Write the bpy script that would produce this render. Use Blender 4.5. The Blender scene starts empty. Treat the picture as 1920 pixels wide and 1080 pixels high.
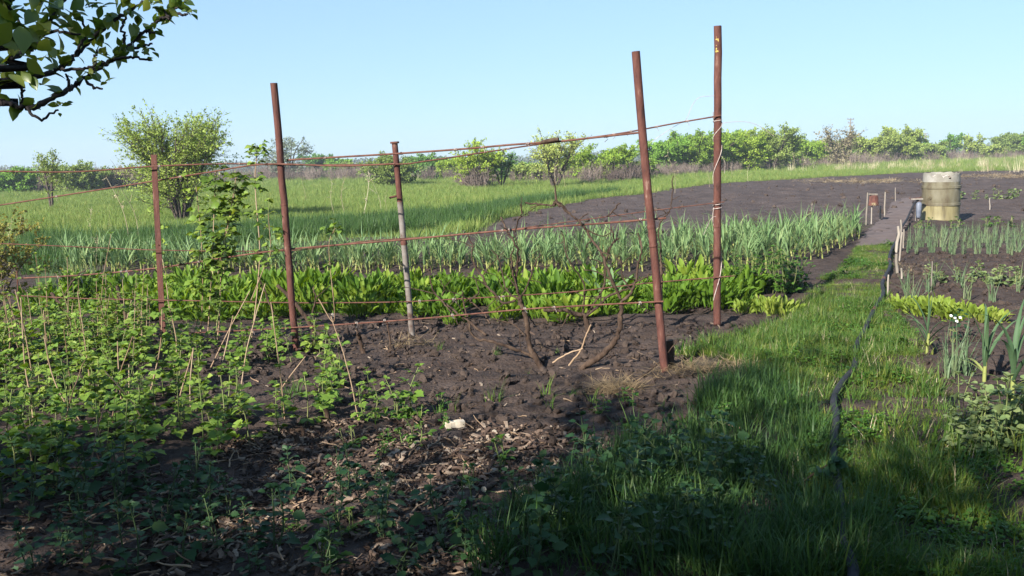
import bpy, math, random
import numpy as np
from mathutils import Vector, Matrix

# ------------------------------------------------------------------ camera, sky, sun, exposure
scene = bpy.context.scene
COL = scene.collection
CAM_H = 1.35
FPX = 1663.0
PITCH = math.atan(240.0 / FPX)
ROLL = math.atan(0.026)
SUN_AZ = math.radians(38)      # light travels towards +Y, turned this much to +X
SUN_EL = math.radians(29)

cp, sp = math.cos(PITCH), math.sin(PITCH)
fwd = np.array([0, cp, -sp]); r0 = np.array([1.0, 0, 0]); u0 = np.array([0, sp, cp])
rgt = r0 * math.cos(ROLL) - u0 * math.sin(ROLL)
upv = u0 * math.cos(ROLL) + r0 * math.sin(ROLL)
CAM = np.array([0, 0, CAM_H])

cd = bpy.data.cameras.new('camera')
cd.sensor_width = 36.0
cd.lens = FPX / 1920.0 * 36.0
cd.clip_start = 0.05
cd.clip_end = 5000.0
cam = bpy.data.objects.new('camera', cd)
COL.objects.link(cam)
cam.matrix_world = Matrix(((rgt[0], upv[0], -fwd[0], 0), (rgt[1], upv[1], -fwd[1], 0),
                           (rgt[2], upv[2], -fwd[2], CAM_H), (0, 0, 0, 1)))
scene.camera = cam

world = bpy.data.worlds.new('World')
scene.world = world
world.use_nodes = True
wn = world.node_tree
bg = wn.nodes.get('Background') or wn.nodes.new('ShaderNodeBackground')
sky = wn.nodes.new('ShaderNodeTexSky')
sky.sky_type = 'NISHITA'
sky.sun_disc = False
sky.sun_elevation = SUN_EL
sky.sun_rotation = math.pi + SUN_AZ
sky.air_density = 1.0
sky.dust_density = 0.25
sky.ozone_density = 3.0
sky.altitude = 100
tint = wn.nodes.new('ShaderNodeMix'); tint.data_type = 'RGBA'; tint.blend_type = 'MULTIPLY'; tint.inputs[0].default_value = 1.0
tint.inputs[7].default_value = (1.20, 1.60, 2.02, 1.0)      # the camera's cool white balance
soft = wn.nodes.new('ShaderNodeGamma'); soft.inputs[1].default_value = 0.42      # the camera's soft highlight curve
wn.links.new(sky.outputs[0], soft.inputs[0]); wn.links.new(soft.outputs[0], tint.inputs[6])
wn.links.new(tint.outputs[2], bg.inputs['Color'])
bg.inputs['Strength'].default_value = 0.09

sl = bpy.data.lights.new('sun', 'SUN')
sl.energy = 5.0
sl.angle = math.radians(0.55)
sl.color = (1.0, 0.95, 0.87)
sun = bpy.data.objects.new('sun', sl)
COL.objects.link(sun)
sdir = Vector((math.sin(SUN_AZ) * math.cos(SUN_EL), math.cos(SUN_AZ) * math.cos(SUN_EL), -math.sin(SUN_EL)))
sun.rotation_euler = sdir.to_track_quat('-Z', 'Y').to_euler()
sun.location = (-20, -26, 20)

scene.view_settings.view_transform = 'Standard'
scene.view_settings.look = 'None'
scene.view_settings.exposure = 1.5
scene.view_settings.gamma = 1.0
scene.view_settings.use_curve_mapping = False

# ------------------------------------------------------------------ pixel (photograph, 1920 wide) to world
def ray(px, py):
    d = fwd + rgt * ((px - 960.0) / FPX) + upv * ((540.0 - py) / FPX)
    return d

def G(px, py, z=0.0):
    d = ray(px, py)
    t = (z - CAM_H) / d[2]
    return CAM + d * t

def at_y(px, py, Y):
    d = ray(px, py)
    return CAM + d * (Y / d[1])

def on_plane(px, py, a, b):
    """vertical plane through ground points a and b"""
    n = np.array([b[1] - a[1], -(b[0] - a[0]), 0.0])
    d = ray(px, py)
    t = np.dot(n, a - CAM) / np.dot(n, d)
    return CAM + d * t

def to_px(p):
    v = np.asarray(p, float) - CAM
    w = v @ fwd
    return 960 + FPX * (v @ rgt) / w, 540 - FPX * (v @ upv) / w

R = np.random.default_rng(7)
random.seed(7)

# ------------------------------------------------------------------ value noise
_LAT = np.random.default_rng(3).random((256, 256))
def vnoise(x, y):
    x = np.asarray(x, float); y = np.asarray(y, float)
    xi = np.floor(x).astype(int); yi = np.floor(y).astype(int)
    fx = x - xi; fy = y - yi
    fx = fx * fx * (3 - 2 * fx); fy = fy * fy * (3 - 2 * fy)
    a = _LAT[xi & 255, yi & 255]; b = _LAT[(xi + 1) & 255, yi & 255]
    c = _LAT[xi & 255, (yi + 1) & 255]; d = _LAT[(xi + 1) & 255, (yi + 1) & 255]
    return (a * (1 - fx) + b * fx) * (1 - fy) + (c * (1 - fx) + d * fx) * fy
def fbm(x, y, o=4):
    s = 0; a = 0.5
    for i in range(o):
        s = s + a * vnoise(x * 2 ** i + 17.3 * i, y * 2 ** i + 5.1 * i); a *= 0.5
    return s

# ------------------------------------------------------------------ mesh helpers
class Geo:
    def __init__(s):
        s.v = []; s.f = []; s.m = []; s.sm = []; s.n = 0
    def add(s, verts, faces, mat=0, smooth=True):
        verts = np.asarray(verts, float).reshape(-1, 3)
        faces = np.asarray(faces, int)
        if len(faces) == 0: return
        s.v.append(verts); s.f.append(faces + s.n); s.n += len(verts)
        s.m.append(np.full(len(faces), mat)); s.sm.append(np.full(len(faces), smooth))
    def mesh(s, name, mats):
        me = bpy.data.meshes.new(name)
        V = np.concatenate(s.v) if s.v else np.zeros((0, 3))
        me.vertices.add(len(V)); me.vertices.foreach_set('co', V.astype(np.float32).ravel())
        tot = np.concatenate([np.full(len(f), f.shape[1]) for f in s.f])
        idx = np.concatenate([f.ravel() for f in s.f])
        me.loops.add(len(idx)); me.loops.foreach_set('vertex_index', idx.astype(np.int32))
        me.polygons.add(len(tot))
        st = np.concatenate([[0], np.cumsum(tot)[:-1]])
        me.polygons.foreach_set('loop_start', st.astype(np.int32))
        me.polygons.foreach_set('material_index', np.concatenate(s.m).astype(np.int32))
        me.polygons.foreach_set('use_smooth', np.concatenate(s.sm))
        for m in (mats if isinstance(mats, (list, tuple)) else [mats]): me.materials.append(m)
        me.update(calc_edges=True); me.validate()
        return me
    def obj(s, name, mats, parent=None, loc=None):
        return link(name, s.mesh(name, mats), parent, loc)

def link(name, me, parent=None, loc=None):
    o = bpy.data.objects.new(name, me)
    COL.objects.link(o)
    if parent is not None: o.parent = parent
    if loc is not None: o.location = [float(c) for c in loc]
    return o

def tag(o, label=None, cat=None, group=None, kind=None):
    if label: o['label'] = label
    if cat: o['category'] = cat
    if group: o['group'] = group
    if kind: o['kind'] = kind
    return o

def thing(name, label, cat, loc=(0, 0, 0), rz=0.0, group=None, sc=1.0):
    o = bpy.data.objects.new(name, None)
    COL.objects.link(o)
    o.empty_display_size = 0.1
    o.location = [float(c) for c in loc]; o.rotation_euler = (0, 0, rz); o.scale = (sc, sc, sc)
    return tag(o, label, cat, group)

def norm(v):
    v = np.asarray(v, float)
    return v / np.maximum(np.linalg.norm(v, axis=-1, keepdims=True), 1e-9)

def tube(g, pts, rad, sides=6, mat=0, cap=True, smooth=True):
    P = np.asarray(pts, float); n = len(P)
    rad = np.broadcast_to(np.asarray(rad, float), (n,))
    T = np.gradient(P, axis=0); T = norm(T)
    ref = np.array([0, 0, 1.0]) if abs(T[0][2]) < 0.9 else np.array([1.0, 0, 0])
    A = norm(np.cross(T, ref)); 
    bad = np.linalg.norm(np.cross(T, ref), axis=1) < 0.15
    if bad.any():
        ref2 = np.array([0.3, 0.9, 0.2]); A = norm(np.cross(T, ref2))
    B = np.cross(T, A)
    a = np.linspace(0, 2 * math.pi, sides, endpoint=False)
    V = P[:, None] + rad[:, None, None] * (np.cos(a)[None, :, None] * A[:, None] + np.sin(a)[None, :, None] * B[:, None])
    i = np.arange(n - 1)[:, None] * sides; j = np.arange(sides)[None]; k = (j + 1) % sides
    F = np.stack([i + j, i + k, i + sides + k, i + sides + j], -1).reshape(-1, 4)
    g.add(V.reshape(-1, 3), F, mat, smooth)
    if cap:
        for e in (0, n - 1):
            c = np.concatenate([V[e], P[e][None]])
            fs = np.stack([np.arange(sides), (np.arange(sides) + 1) % sides, np.full(sides, sides)], -1)
            if e == 0: fs = fs[:, ::-1]
            g.add(c, fs, mat, False)

def smoothline(pts, n):
    """Catmull-Rom resample"""
    P = np.asarray(pts, float)
    Q = np.vstack([2 * P[0] - P[1], P, 2 * P[-1] - P[-2]])
    t = np.linspace(0, len(P) - 1 - 1e-6, n); i = t.astype(int); f = (t - i)[:, None]
    a, b, c, d = Q[i], Q[i + 1], Q[i + 2], Q[i + 3]
    return 0.5 * (2 * b + (c - a) * f + (2 * a - 5 * b + 4 * c - d) * f ** 2 + (3 * b - a - 3 * c + d) * f ** 3)

def box(g, c, size, mat=0, rot=None):
    s = np.array(size) / 2
    V = np.array([[x, y, z] for x in (-1, 1) for y in (-1, 1) for z in (-1, 1)]) * s
    if rot is not None: V = V @ np.asarray(rot).T
    F = [[0, 1, 3, 2], [4, 6, 7, 5], [0, 4, 5, 1], [2, 3, 7, 6], [0, 2, 6, 4], [1, 5, 7, 3]]
    g.add(V + np.asarray(c), F, mat, False)

def blades(g, base, az, tilt, bend, length, width, segs=4, mat=0, fold=0.0, shape='grass'):
    base = np.asarray(base, float).reshape(-1, 3); n = len(base)
    f = lambda a: np.broadcast_to(np.asarray(a, float), (n,))
    az, tilt, bend, length, width = map(f, (az, tilt, bend, length, width))
    t = np.linspace(0, 1, segs + 1)
    th = tilt[:, None] + bend[:, None] * t[None] ** 1.5
    dl = length[:, None] / segs
    hx = np.concatenate([np.zeros((n, 1)), np.cumsum(np.sin(th[:, :-1]) * dl, 1)], 1)
    hz = np.concatenate([np.zeros((n, 1)), np.cumsum(np.cos(th[:, :-1]) * dl, 1)], 1)
    ca, sa = np.cos(az)[:, None], np.sin(az)[:, None]
    P = np.stack([base[:, 0:1] + ca * hx, base[:, 1:2] + sa * hx, base[:, 2:3] + hz], -1)
    side = np.stack([-np.sin(az), np.cos(az), np.zeros(n)], -1)[:, None]
    if shape == 'grass': w = np.clip(1.0 - t ** 2.2, 0.03, 1) * (0.7 + 0.3 * np.sin(math.pi * np.clip(t * 1.6, 0, 1)))
    elif shape == 'leaf': w = np.clip(np.sin(math.pi * (0.06 + 0.92 * t) ** 0.9), 0.05, 1)
    else: w = np.full(segs + 1, 1.0); w[-1] = 0.2
    W = width[:, None, None] / 2 * w[None, :, None]
    nrm = np.stack([-ca * np.cos(th), -sa * np.cos(th), np.sin(th)], -1)
    if fold:
        V = np.stack([P + side * W + nrm * W * fold, P, P - side * W + nrm * W * fold], 2)
        k = 3
    else:
        V = np.stack([P + side * W, P - side * W], 2); k = 2
    off = (np.arange(n) * (segs + 1) * k)[:, None, None]
    r = (np.arange(segs) * k)[None, :, None]
    c = np.arange(k - 1)[None, None]
    F = np.stack([off + r + c, off + r + c + 1, off + r + c + k + 1, off + r + c + k], -1).reshape(-1, 4)
    g.add(V.reshape(-1, 3), F, mat, True)

# leaf templates: (u along, v across, w normal) and faces
def leaf_template(rows, fold=0.25, curl=0.15, serr=0.0, wav=0.0):
    V = []; n = len(rows)
    for i, (u, hw) in enumerate(rows):
        w = -curl * u * u
        h = hw * (1 + (serr if i % 2 else -serr))
        V += [[u, h, w + fold * h + wav * (1 if i % 2 else -1)], [u, 0, w], [u, -h, w + fold * h - wav * (1 if i % 2 else -1)]]
    F = []
    for i in range(n - 1):
        a = i * 3; b = a + 3
        F += [[a, a + 1, b + 1, b], [a + 1, a + 2, b + 2, b + 1]]
    return np.array(V, float), np.array(F)
T_OV = leaf_template([(0, .03), (.18, .26), (.42, .34), (.72, .22), (1, .01)], .3, .22)
T_SER = leaf_template([(0, .04), (.12, .24), (.24, .27), (.38, .36), (.52, .30), (.66, .28), (.8, .15), (1, .01)], .28, .25, .10)
T_DIA = (np.array([[0, 0, 0], [.45, .3, .1], [1, 0, -.12], [.45, -.3, .1]], float), np.array([[0, 1, 2], [0, 2, 3]]))
T_TONGUE = leaf_template([(0, .03), (.25, .05), (.42, .15), (.62, .2), (.84, .14), (1, .01)], .35, .2, 0, .015)
T_ROUND = leaf_template([(0, .1), (.2, .36), (.5, .44), (.8, .34), (1, .08)], .25, .15)

def leaves(g, pos, dirv, length, tmpl=T_OV, width=1.0, mat=0, rng=R, up=None, jit=0.5):
    pos = np.asarray(pos, float).reshape(-1, 3); n = len(pos)
    if n == 0: return
    d = norm(np.broadcast_to(np.asarray(dirv, float), (n, 3)))
    up = np.array([0, 0, 1.0]) if up is None else up
    nn = np.broadcast_to(up, (n, 3)) + rng.normal(0, jit, (n, 3))
    s = norm(np.cross(nn, d)); nn = np.cross(d, s)
    L = np.broadcast_to(np.asarray(length, float), (n,))[:, None, None]
    tv, tf = tmpl
    V = pos[:, None] + L * (tv[None, :, 0:1] * d[:, None] + width * tv[None, :, 1:2] * s[:, None] + tv[None, :, 2:3] * nn[:, None])
    F = (np.arange(n)[:, None, None] * len(tv) + tf[None]).reshape(-1, tf.shape[1])
    g.add(V.reshape(-1, 3), F, mat, True)

def in_poly(x, y, poly):
    poly = np.asarray(poly); c = np.zeros(len(x), bool); n = len(poly)
    for i in range(n):
        x1, y1 = poly[i][:2]; x2, y2 = poly[(i + 1) % n][:2]
        if y1 == y2: continue
        k = ((y1 > y) != (y2 > y)) & (x < (x2 - x1) * (y - y1) / (y2 - y1) + x1)
        c ^= k
    return c

def gpoly(px): return np.array([G(x, y)[:2] for x, y in px])

def sample(poly, n, rng=R, mind=0.0):
    lo = poly.min(0); hi = poly.max(0); out = []
    got = np.zeros((0, 2)); tries = 0
    while len(got) < n and tries < 60:
        p = rng.random((max(n * 2, 64), 2)) * (hi - lo) + lo
        p = p[in_poly(p[:, 0], p[:, 1], poly)]
        if mind:
            for q in p:
                if len(out) == 0 or np.min(np.sum((np.array(out) - q) ** 2, 1)) > mind * mind: out.append(q)
                if len(out) >= n: break
            got = np.array(out).reshape(-1, 2)
        else: got = np.vstack([got, p])
        tries += 1
    return got[:n]

# ------------------------------------------------------------------ materials
def newmat(name):
    m = bpy.data.materials.new(name); m.use_nodes = True
    nt = m.node_tree; nt.nodes.clear()
    out = nt.nodes.new('ShaderNodeOutputMaterial')
    return m, nt, out
def N(nt, t, **kw):
    n = nt.nodes.new(t)
    for k, v in kw.items():
        if k in n.inputs: n.inputs[k].default_value = v
        else: setattr(n, k, v)
    return n
def ramp(nt, fac, stops):
    r = nt.nodes.new('ShaderNodeValToRGB'); e = r.color_ramp.elements
    while len(e) > 1: e.remove(e[-1])
    e[0].position = stops[0][0]; e[0].color = (*stops[0][1], 1)
    for p, c in stops[1:]:
        k = e.new(p); k.color = (*c, 1)
    nt.links.new(fac, r.inputs[0]); return r

def leafmat(name, c1, c2, c3=None, trans=0.3, rough=0.6, obj=True, spec=0.18):
    m, nt, out = newmat(name)
    geo = N(nt, 'ShaderNodeNewGeometry')
    fac = geo.outputs['Random Per Island']
    if obj:
        oi = N(nt, 'ShaderNodeObjectInfo')
        a = N(nt, 'ShaderNodeMath', operation='ADD'); nt.links.new(fac, a.inputs[0]); nt.links.new(oi.outputs['Random'], a.inputs[1])
        b = N(nt, 'ShaderNodeMath', operation='MULTIPLY'); nt.links.new(a.outputs[0], b.inputs[0]); b.inputs[1].default_value = 0.5
        fac = b.outputs[0]
    st = [(0.15, c1), (0.8, c2)]
    if c3: st = [(0.12, c1), (0.6, c2), (0.93, c3)]
    r = ramp(nt, fac, st)
    tc = N(nt, 'ShaderNodeTexCoord'); nz = N(nt, 'ShaderNodeTexNoise'); nz.inputs['Scale'].default_value = 9
    nt.links.new(tc.outputs['Object'], nz.inputs['Vector'])
    hv = N(nt, 'ShaderNodeHueSaturation'); nt.links.new(r.outputs[0], hv.inputs['Color'])
    mr = N(nt, 'ShaderNodeMapRange'); mr.inputs['To Min'].default_value = 0.75; mr.inputs['To Max'].default_value = 1.25
    nt.links.new(nz.outputs[0], mr.inputs['Value']); nt.links.new(mr.outputs[0], hv.inputs['Value'])
    p = N(nt, 'ShaderNodeBsdfPrincipled'); p.inputs['Roughness'].default_value = rough
    p.inputs['Specular IOR Level'].default_value = spec
    nt.links.new(hv.outputs[0], p.inputs['Base Color'])
    t = N(nt, 'ShaderNodeBsdfTranslucent')
    hs = N(nt, 'ShaderNodeHueSaturation'); hs.inputs['Saturation'].default_value = 1.15; hs.inputs['Value'].default_value = 1.2; hs.inputs['Hue'].default_value = 0.485
    nt.links.new(hv.outputs[0], hs.inputs['Color']); nt.links.new(hs.outputs[0], t.inputs['Color'])
    mx = N(nt, 'ShaderNodeMixShader'); mx.inputs[0].default_value = trans
    nt.links.new(p.outputs[0], mx.inputs[1]); nt.links.new(t.outputs[0], mx.inputs[2])
    nt.links.new(mx.outputs[0], out.inputs[0])
    return m

def noisemat(name, stops, scale=8, detail=6, rough=0.9, bump=0.3, bscale=None, coord='Object', stretch=None, dist=0.01, spec=0.3, metal=0.0, rnd=0.0):
    m, nt, out = newmat(name)
    tc = N(nt, 'ShaderNodeTexCoord'); src = tc.outputs[coord]
    if stretch:
        mp = N(nt, 'ShaderNodeMapping'); mp.inputs['Scale'].default_value = stretch
        nt.links.new(src, mp.inputs[0]); src = mp.outputs[0]
    nz = N(nt, 'ShaderNodeTexNoise'); nz.inputs['Scale'].default_value = scale; nz.inputs['Detail'].default_value = detail; nz.inputs['Roughness'].default_value = 0.62
    nt.links.new(src, nz.inputs['Vector'])
    fac = nz.outputs[0]
    if rnd:
        oi = N(nt, 'ShaderNodeObjectInfo'); ma = N(nt, 'ShaderNodeMath', operation='MULTIPLY_ADD')
        nt.links.new(oi.outputs['Random'], ma.inputs[0]); ma.inputs[1].default_value = rnd
        sb = N(nt, 'ShaderNodeMath', operation='SUBTRACT'); nt.links.new(fac, sb.inputs[0]); sb.inputs[1].default_value = rnd / 2
        nt.links.new(sb.outputs[0], ma.inputs[2]); fac = ma.outputs[0]
    r = ramp(nt, fac, stops)
    p = N(nt, 'ShaderNodeBsdfPrincipled'); p.inputs['Roughness'].default_value = rough
    p.inputs['Specular IOR Level'].default_value = spec; p.inputs['Metallic'].default_value = metal
    nt.links.new(r.outputs[0], p.inputs['Base Color'])
    if bump:
        n2 = N(nt, 'ShaderNodeTexNoise'); n2.inputs['Scale'].default_value = bscale or scale * 3; n2.inputs['Detail'].default_value = 5
        nt.links.new(src, n2.inputs['Vector'])
        b = N(nt, 'ShaderNodeBump'); b.inputs['Strength'].default_value = bump; b.inputs['Distance'].default_value = dist
        nt.links.new(n2.outputs[0], b.inputs['Height']); nt.links.new(b.outputs[0], p.inputs['Normal'])
    nt.links.new(p.outputs[0], out.inputs[0])
    return m

M = {}
M['soil'] = noisemat('soil', [(.3, (0.02441, 0.01713, 0.01434)), (.5, (0.04575, 0.03266, 0.02682)), (.72, (0.07017, 0.05086, 0.04162))], 7, 9, .95, .9, 45, dist=.02, spec=.15)
M['field'] = noisemat('ploughed_soil', [(.3, (0.03865, 0.02865, 0.02556)), (.5, (0.06185, 0.04569, 0.04043)), (.7, (0.08891, 0.06683, 0.05827))], 1.6, 10, .95, 1.0, 14, dist=.05, spec=.15)
M['clod'] = noisemat('soil_clod', [(.3, (0.02746, 0.01927, 0.01572)), (.5, (0.0488, 0.03533, 0.02867)), (.75, (0.07325, 0.05354, 0.04347))], 14, 5, .95, .5, 60, spec=.15, rnd=.3)
M['dirt_path'] = noisemat('trodden_soil', [(.3, (0.07735, 0.05746, 0.05158)), (.7, (0.1274, 0.09717, 0.08705))], 5, 8, .9, .5, 40, dist=.01, spec=.2)
M['meadow'] = noisemat('meadow_ground', [(.3, (0.05625, 0.09072, 0.02376)), (.5, (0.07973, 0.1166, 0.0301)), (.72, (0.1266, 0.1382, 0.04752))], .35, 10, .95, 1.0, 9, dist=.06, spec=.1)
M['rust'] = noisemat('rust', [(.28, (0.01804, 0.0085, 0.00765)), (.42, (0.0615, 0.0221, 0.01615)), (.56, (0.082, 0.0306, 0.0221)), (.64, (0.1025, 0.0442, 0.0323)), (.70, (0.1804, 0.1105, 0.085)), (.78, (0.0902, 0.03825, 0.0255))], 26, 12, .85, .8, 70, stretch=(1, 1, .3), dist=.006)
M['rust_rod'] = noisemat('rusty_rod', [(.3, (0.03788, 0.01478, 0.01033)), (.5, (0.092, 0.03696, 0.02411)), (.75, (0.1353, 0.066, 0.04592))], 22, 7, .85, .4, 120, dist=.003)
M['bark'] = noisemat('vine_bark', [(.3, (0.01744, 0.01129, 0.00839)), (.5, (0.04535, 0.02884, 0.02013)), (.75, (0.09071, 0.0627, 0.04363))], 30, 7, .9, .9, 70, stretch=(1.026, 0.95, 0.3496), dist=.006, spec=.15)
M['twig'] = noisemat('shrub_bark', [(.3, (0.038, 0.02888, 0.02432)), (.7, (0.1064, 0.0836, 0.0684))], 6, 6, .9, .4, 30, spec=.15)
M['bare'] = noisemat('bare_twig', [(.3, (0.105, 0.0784, 0.068)), (.7, (0.21, 0.168, 0.14))], 1.2, 5, .95, 0, spec=.1, rnd=.4)
M['plumbark'] = noisemat('plum_bark', [(.3, (0.0228, 0.01824, 0.01824)), (.6, (0.0532, 0.04408, 0.04104)), (.8, (0.0988, 0.0874, 0.076))], 40, 7, .85, .7, 120, dist=.003, spec=.25)
M['cane'] = noisemat('dry_cane', [(.3, (0.165, 0.105, 0.06)), (.6, (0.27, 0.1875, 0.12)), (.8, (0.345, 0.27, 0.1875))], 18, 5, .7, .2, 80, stretch=(0.75, 0.75, 0.225), dist=.002, rnd=.3)
M['straw'] = leafmat('straw', (0.1875, 0.1275, 0.0675), (0.285, 0.21, 0.1125), (0.36, 0.3, 0.195), .15, .7)
M['drystalk'] = leafmat('dry_stalk', (.22, .18, .11), (.40, .34, .22), (.52, .47, .34), .1, .8)
M['chip'] = noisemat('wood_chip', [(.25, (0.04388, 0.02651, 0.01881)), (.5, (0.09652, 0.06199, 0.04275)), (.7, (0.1667, 0.1197, 0.0855)), (.9, (0.2632, 0.2137, 0.1624))], 9, 5, .85, .4, 60, dist=.004, rnd=.75)
M['brown_leaf'] = leafmat('dead_leaf', (0.02165, 0.01418, 0.01096), (0.04725, 0.02953, 0.02109), (0.08265, 0.05709, 0.04219), .1, .8)
M['cutwood'] = noisemat('fresh_cut_wood', [(.3, (0.3952, 0.3192, 0.228)), (.7, (0.5472, 0.4788, 0.38))], 14, 5, .8, .3, 60, dist=.003)
M['greywood'] = noisemat('weathered_wood', [(.3, (0.1216, 0.1026, 0.0836)), (.6, (0.228, 0.1976, 0.1634)), (.8, (0.3192, 0.285, 0.2432))], 14, 8, .9, .6, 50, stretch=(0.76, 0.76, 0.152), dist=.005, rnd=.3)
M['string'] = noisemat('cloth_tie', [(.3, (0.2341, 0.199, 0.1661)), (.7, (0.332, 0.2985, 0.2601))], 60, 3, .9, .3, 200, dist=.002)
M['hose'] = noisemat('black_rubber', [(.3, (.010, .010, .012)), (.7, (.024, .024, .029))], 25, 5, .8, .25, 60, dist=.003)
M['wire'] = noisemat('binding_wire', [(.3, (.20, .15, .13)), (.7, (.48, .40, .36))], 40, 4, .6, 0)
M['grey_plastic'] = noisemat('grey_blue_plastic', [(.3, (0.0792, 0.09, 0.119)), (.7, (0.1512, 0.1656, 0.2046))], 8, 4, .5, .1)
M['white'] = noisemat('white_paint', [(.3, (0.456, 0.456, 0.456)), (.7, (0.608, 0.608, 0.6004))], 20, 4, .7, .1)

GREEN = {
 'grass':   leafmat('grass_blade', (0.04268, 0.09184, 0.01716), (0.06977, 0.1318, 0.02376), (0.1518, 0.1717, 0.0429), .32, .5),
 'pathgrass': leafmat('path_grass_blade', (0.06824, 0.1136, 0.01848), (0.1194, 0.1704, 0.02618), (0.2274, 0.2224, 0.05005), .32, .5),
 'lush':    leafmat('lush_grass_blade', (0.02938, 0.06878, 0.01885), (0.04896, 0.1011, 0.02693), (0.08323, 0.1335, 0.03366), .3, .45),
 'meadow':  leafmat('meadow_grass_blade', (0.1073, 0.1684, 0.04048), (0.161, 0.2245, 0.05262), (0.275, 0.275, 0.09108), .35, .6),
 'garlic':  leafmat('garlic_leaf', (0.09704, 0.1681, 0.06502), (0.1488, 0.2242, 0.0918), (0.2264, 0.2747, 0.1071), .25, .45),
 'garlicstem': leafmat('garlic_stem', (0.15, 0.195, 0.0525), (0.27, 0.285, 0.09), (0.375, 0.3525, 0.165), .2, .5),
 'onion':   leafmat('onion_leaf', (0.081, 0.1294, 0.06375), (0.1215, 0.1725, 0.09), (0.171, 0.207, 0.0975), .25, .45),
 'sorrel':  leafmat('sorrel_leaf', (0.05969, 0.1235, 0.0135), (0.1066, 0.1854, 0.0195), (0.1833, 0.2355, 0.03), .35, .62),
 'lettuce': leafmat('lettuce_leaf', (0.1275, 0.195, 0.02625), (0.1875, 0.2475, 0.0375), (0.2475, 0.285, 0.06), .38, .5),
 'rasp':    leafmat('raspberry_leaf', (0.09001, 0.1641, 0.02525), (0.1441, 0.2241, 0.03564), (0.222, 0.2788, 0.05346), .3, .5),
 'raspstem':leafmat('green_stem', (0.0975, 0.1425, 0.0375), (0.165, 0.195, 0.0675), (0.225, 0.225, 0.0975), .15, .6),
 'vineleaf':leafmat('bright_cane_leaf', (0.075, 0.135, 0.0225), (0.1275, 0.1875, 0.03), (0.225, 0.255, 0.0525), .38, .5),
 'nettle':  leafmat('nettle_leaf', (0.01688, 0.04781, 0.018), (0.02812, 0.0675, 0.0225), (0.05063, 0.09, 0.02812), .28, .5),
 'parsley': leafmat('parsley_leaf', (0.0375, 0.0975, 0.015), (0.06375, 0.1387, 0.0195), (0.1125, 0.18, 0.03), .3, .45),
 'bean':    leafmat('bean_leaf', (0.1125, 0.1725, 0.06375), (0.165, 0.2175, 0.0825), (0.2175, 0.255, 0.105), .3, .5),
 'plum':    leafmat('plum_leaf', (0.046, 0.092, 0.02), (0.08625, 0.1437, 0.026), (0.1955, 0.23, 0.04), .38, .4, spec=.5),
 'golden':  leafmat('golden_leaf', (0.15, 0.1425, 0.03), (0.225, 0.195, 0.045), (0.285, 0.2475, 0.075), .3, .5),
}
TREEM = {
 'bright': leafmat('bright_crown', (0.1266, 0.2218, 0.02888), (0.216, 0.3179, 0.03938), (0.3128, 0.3992, 0.05906), .35, .55),
 'yellow': leafmat('yellow_green_crown', (0.1834, 0.2957, 0.03), (0.2822, 0.3844, 0.04), (0.3811, 0.4583, 0.0625), .35, .55),
 'green':  leafmat('green_crown', (0.1019, 0.2184, 0.0325), (0.1646, 0.3024, 0.045), (0.2509, 0.378, 0.0625), .33, .55),
 'dark':   leafmat('dark_crown', (0.06272, 0.1512, 0.0375), (0.1098, 0.2184, 0.05), (0.1725, 0.2856, 0.0625), .3, .55),
 'olive':  leafmat('olive_crown', (0.149, 0.21, 0.05), (0.2274, 0.294, 0.06875), (0.3136, 0.3696, 0.09375), .33, .6),
 'feather':leafmat('feathery_crown', (0.1882, 0.252, 0.0625), (0.2744, 0.336, 0.08125), (0.3763, 0.42, 0.1125), .35, .6),
 'bush':   leafmat('wild_plum_crown', (0.1543, 0.2292, 0.04988), (0.2379, 0.3179, 0.063), (0.3214, 0.3918, 0.09844), .36, .55),
 'grey':   leafmat('grey_green_crown', (0.1105, 0.153, 0.0945), (0.153, 0.189, 0.117), (0.187, 0.216, 0.144), .3, .65),
 'brown':  leafmat('brownish_crown', (0.182, 0.161, 0.09375), (0.252, 0.217, 0.125), (0.308, 0.266, 0.1625), .25, .7),
 'far':    leafmat('haze_tinted_far_crown', (0.0945, 0.1215, 0.09025), (0.126, 0.1485, 0.114), (0.153, 0.171, 0.1377), .2, .7),  # distance haze put into the crown colour: paler and bluer than the leaves
}

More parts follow.
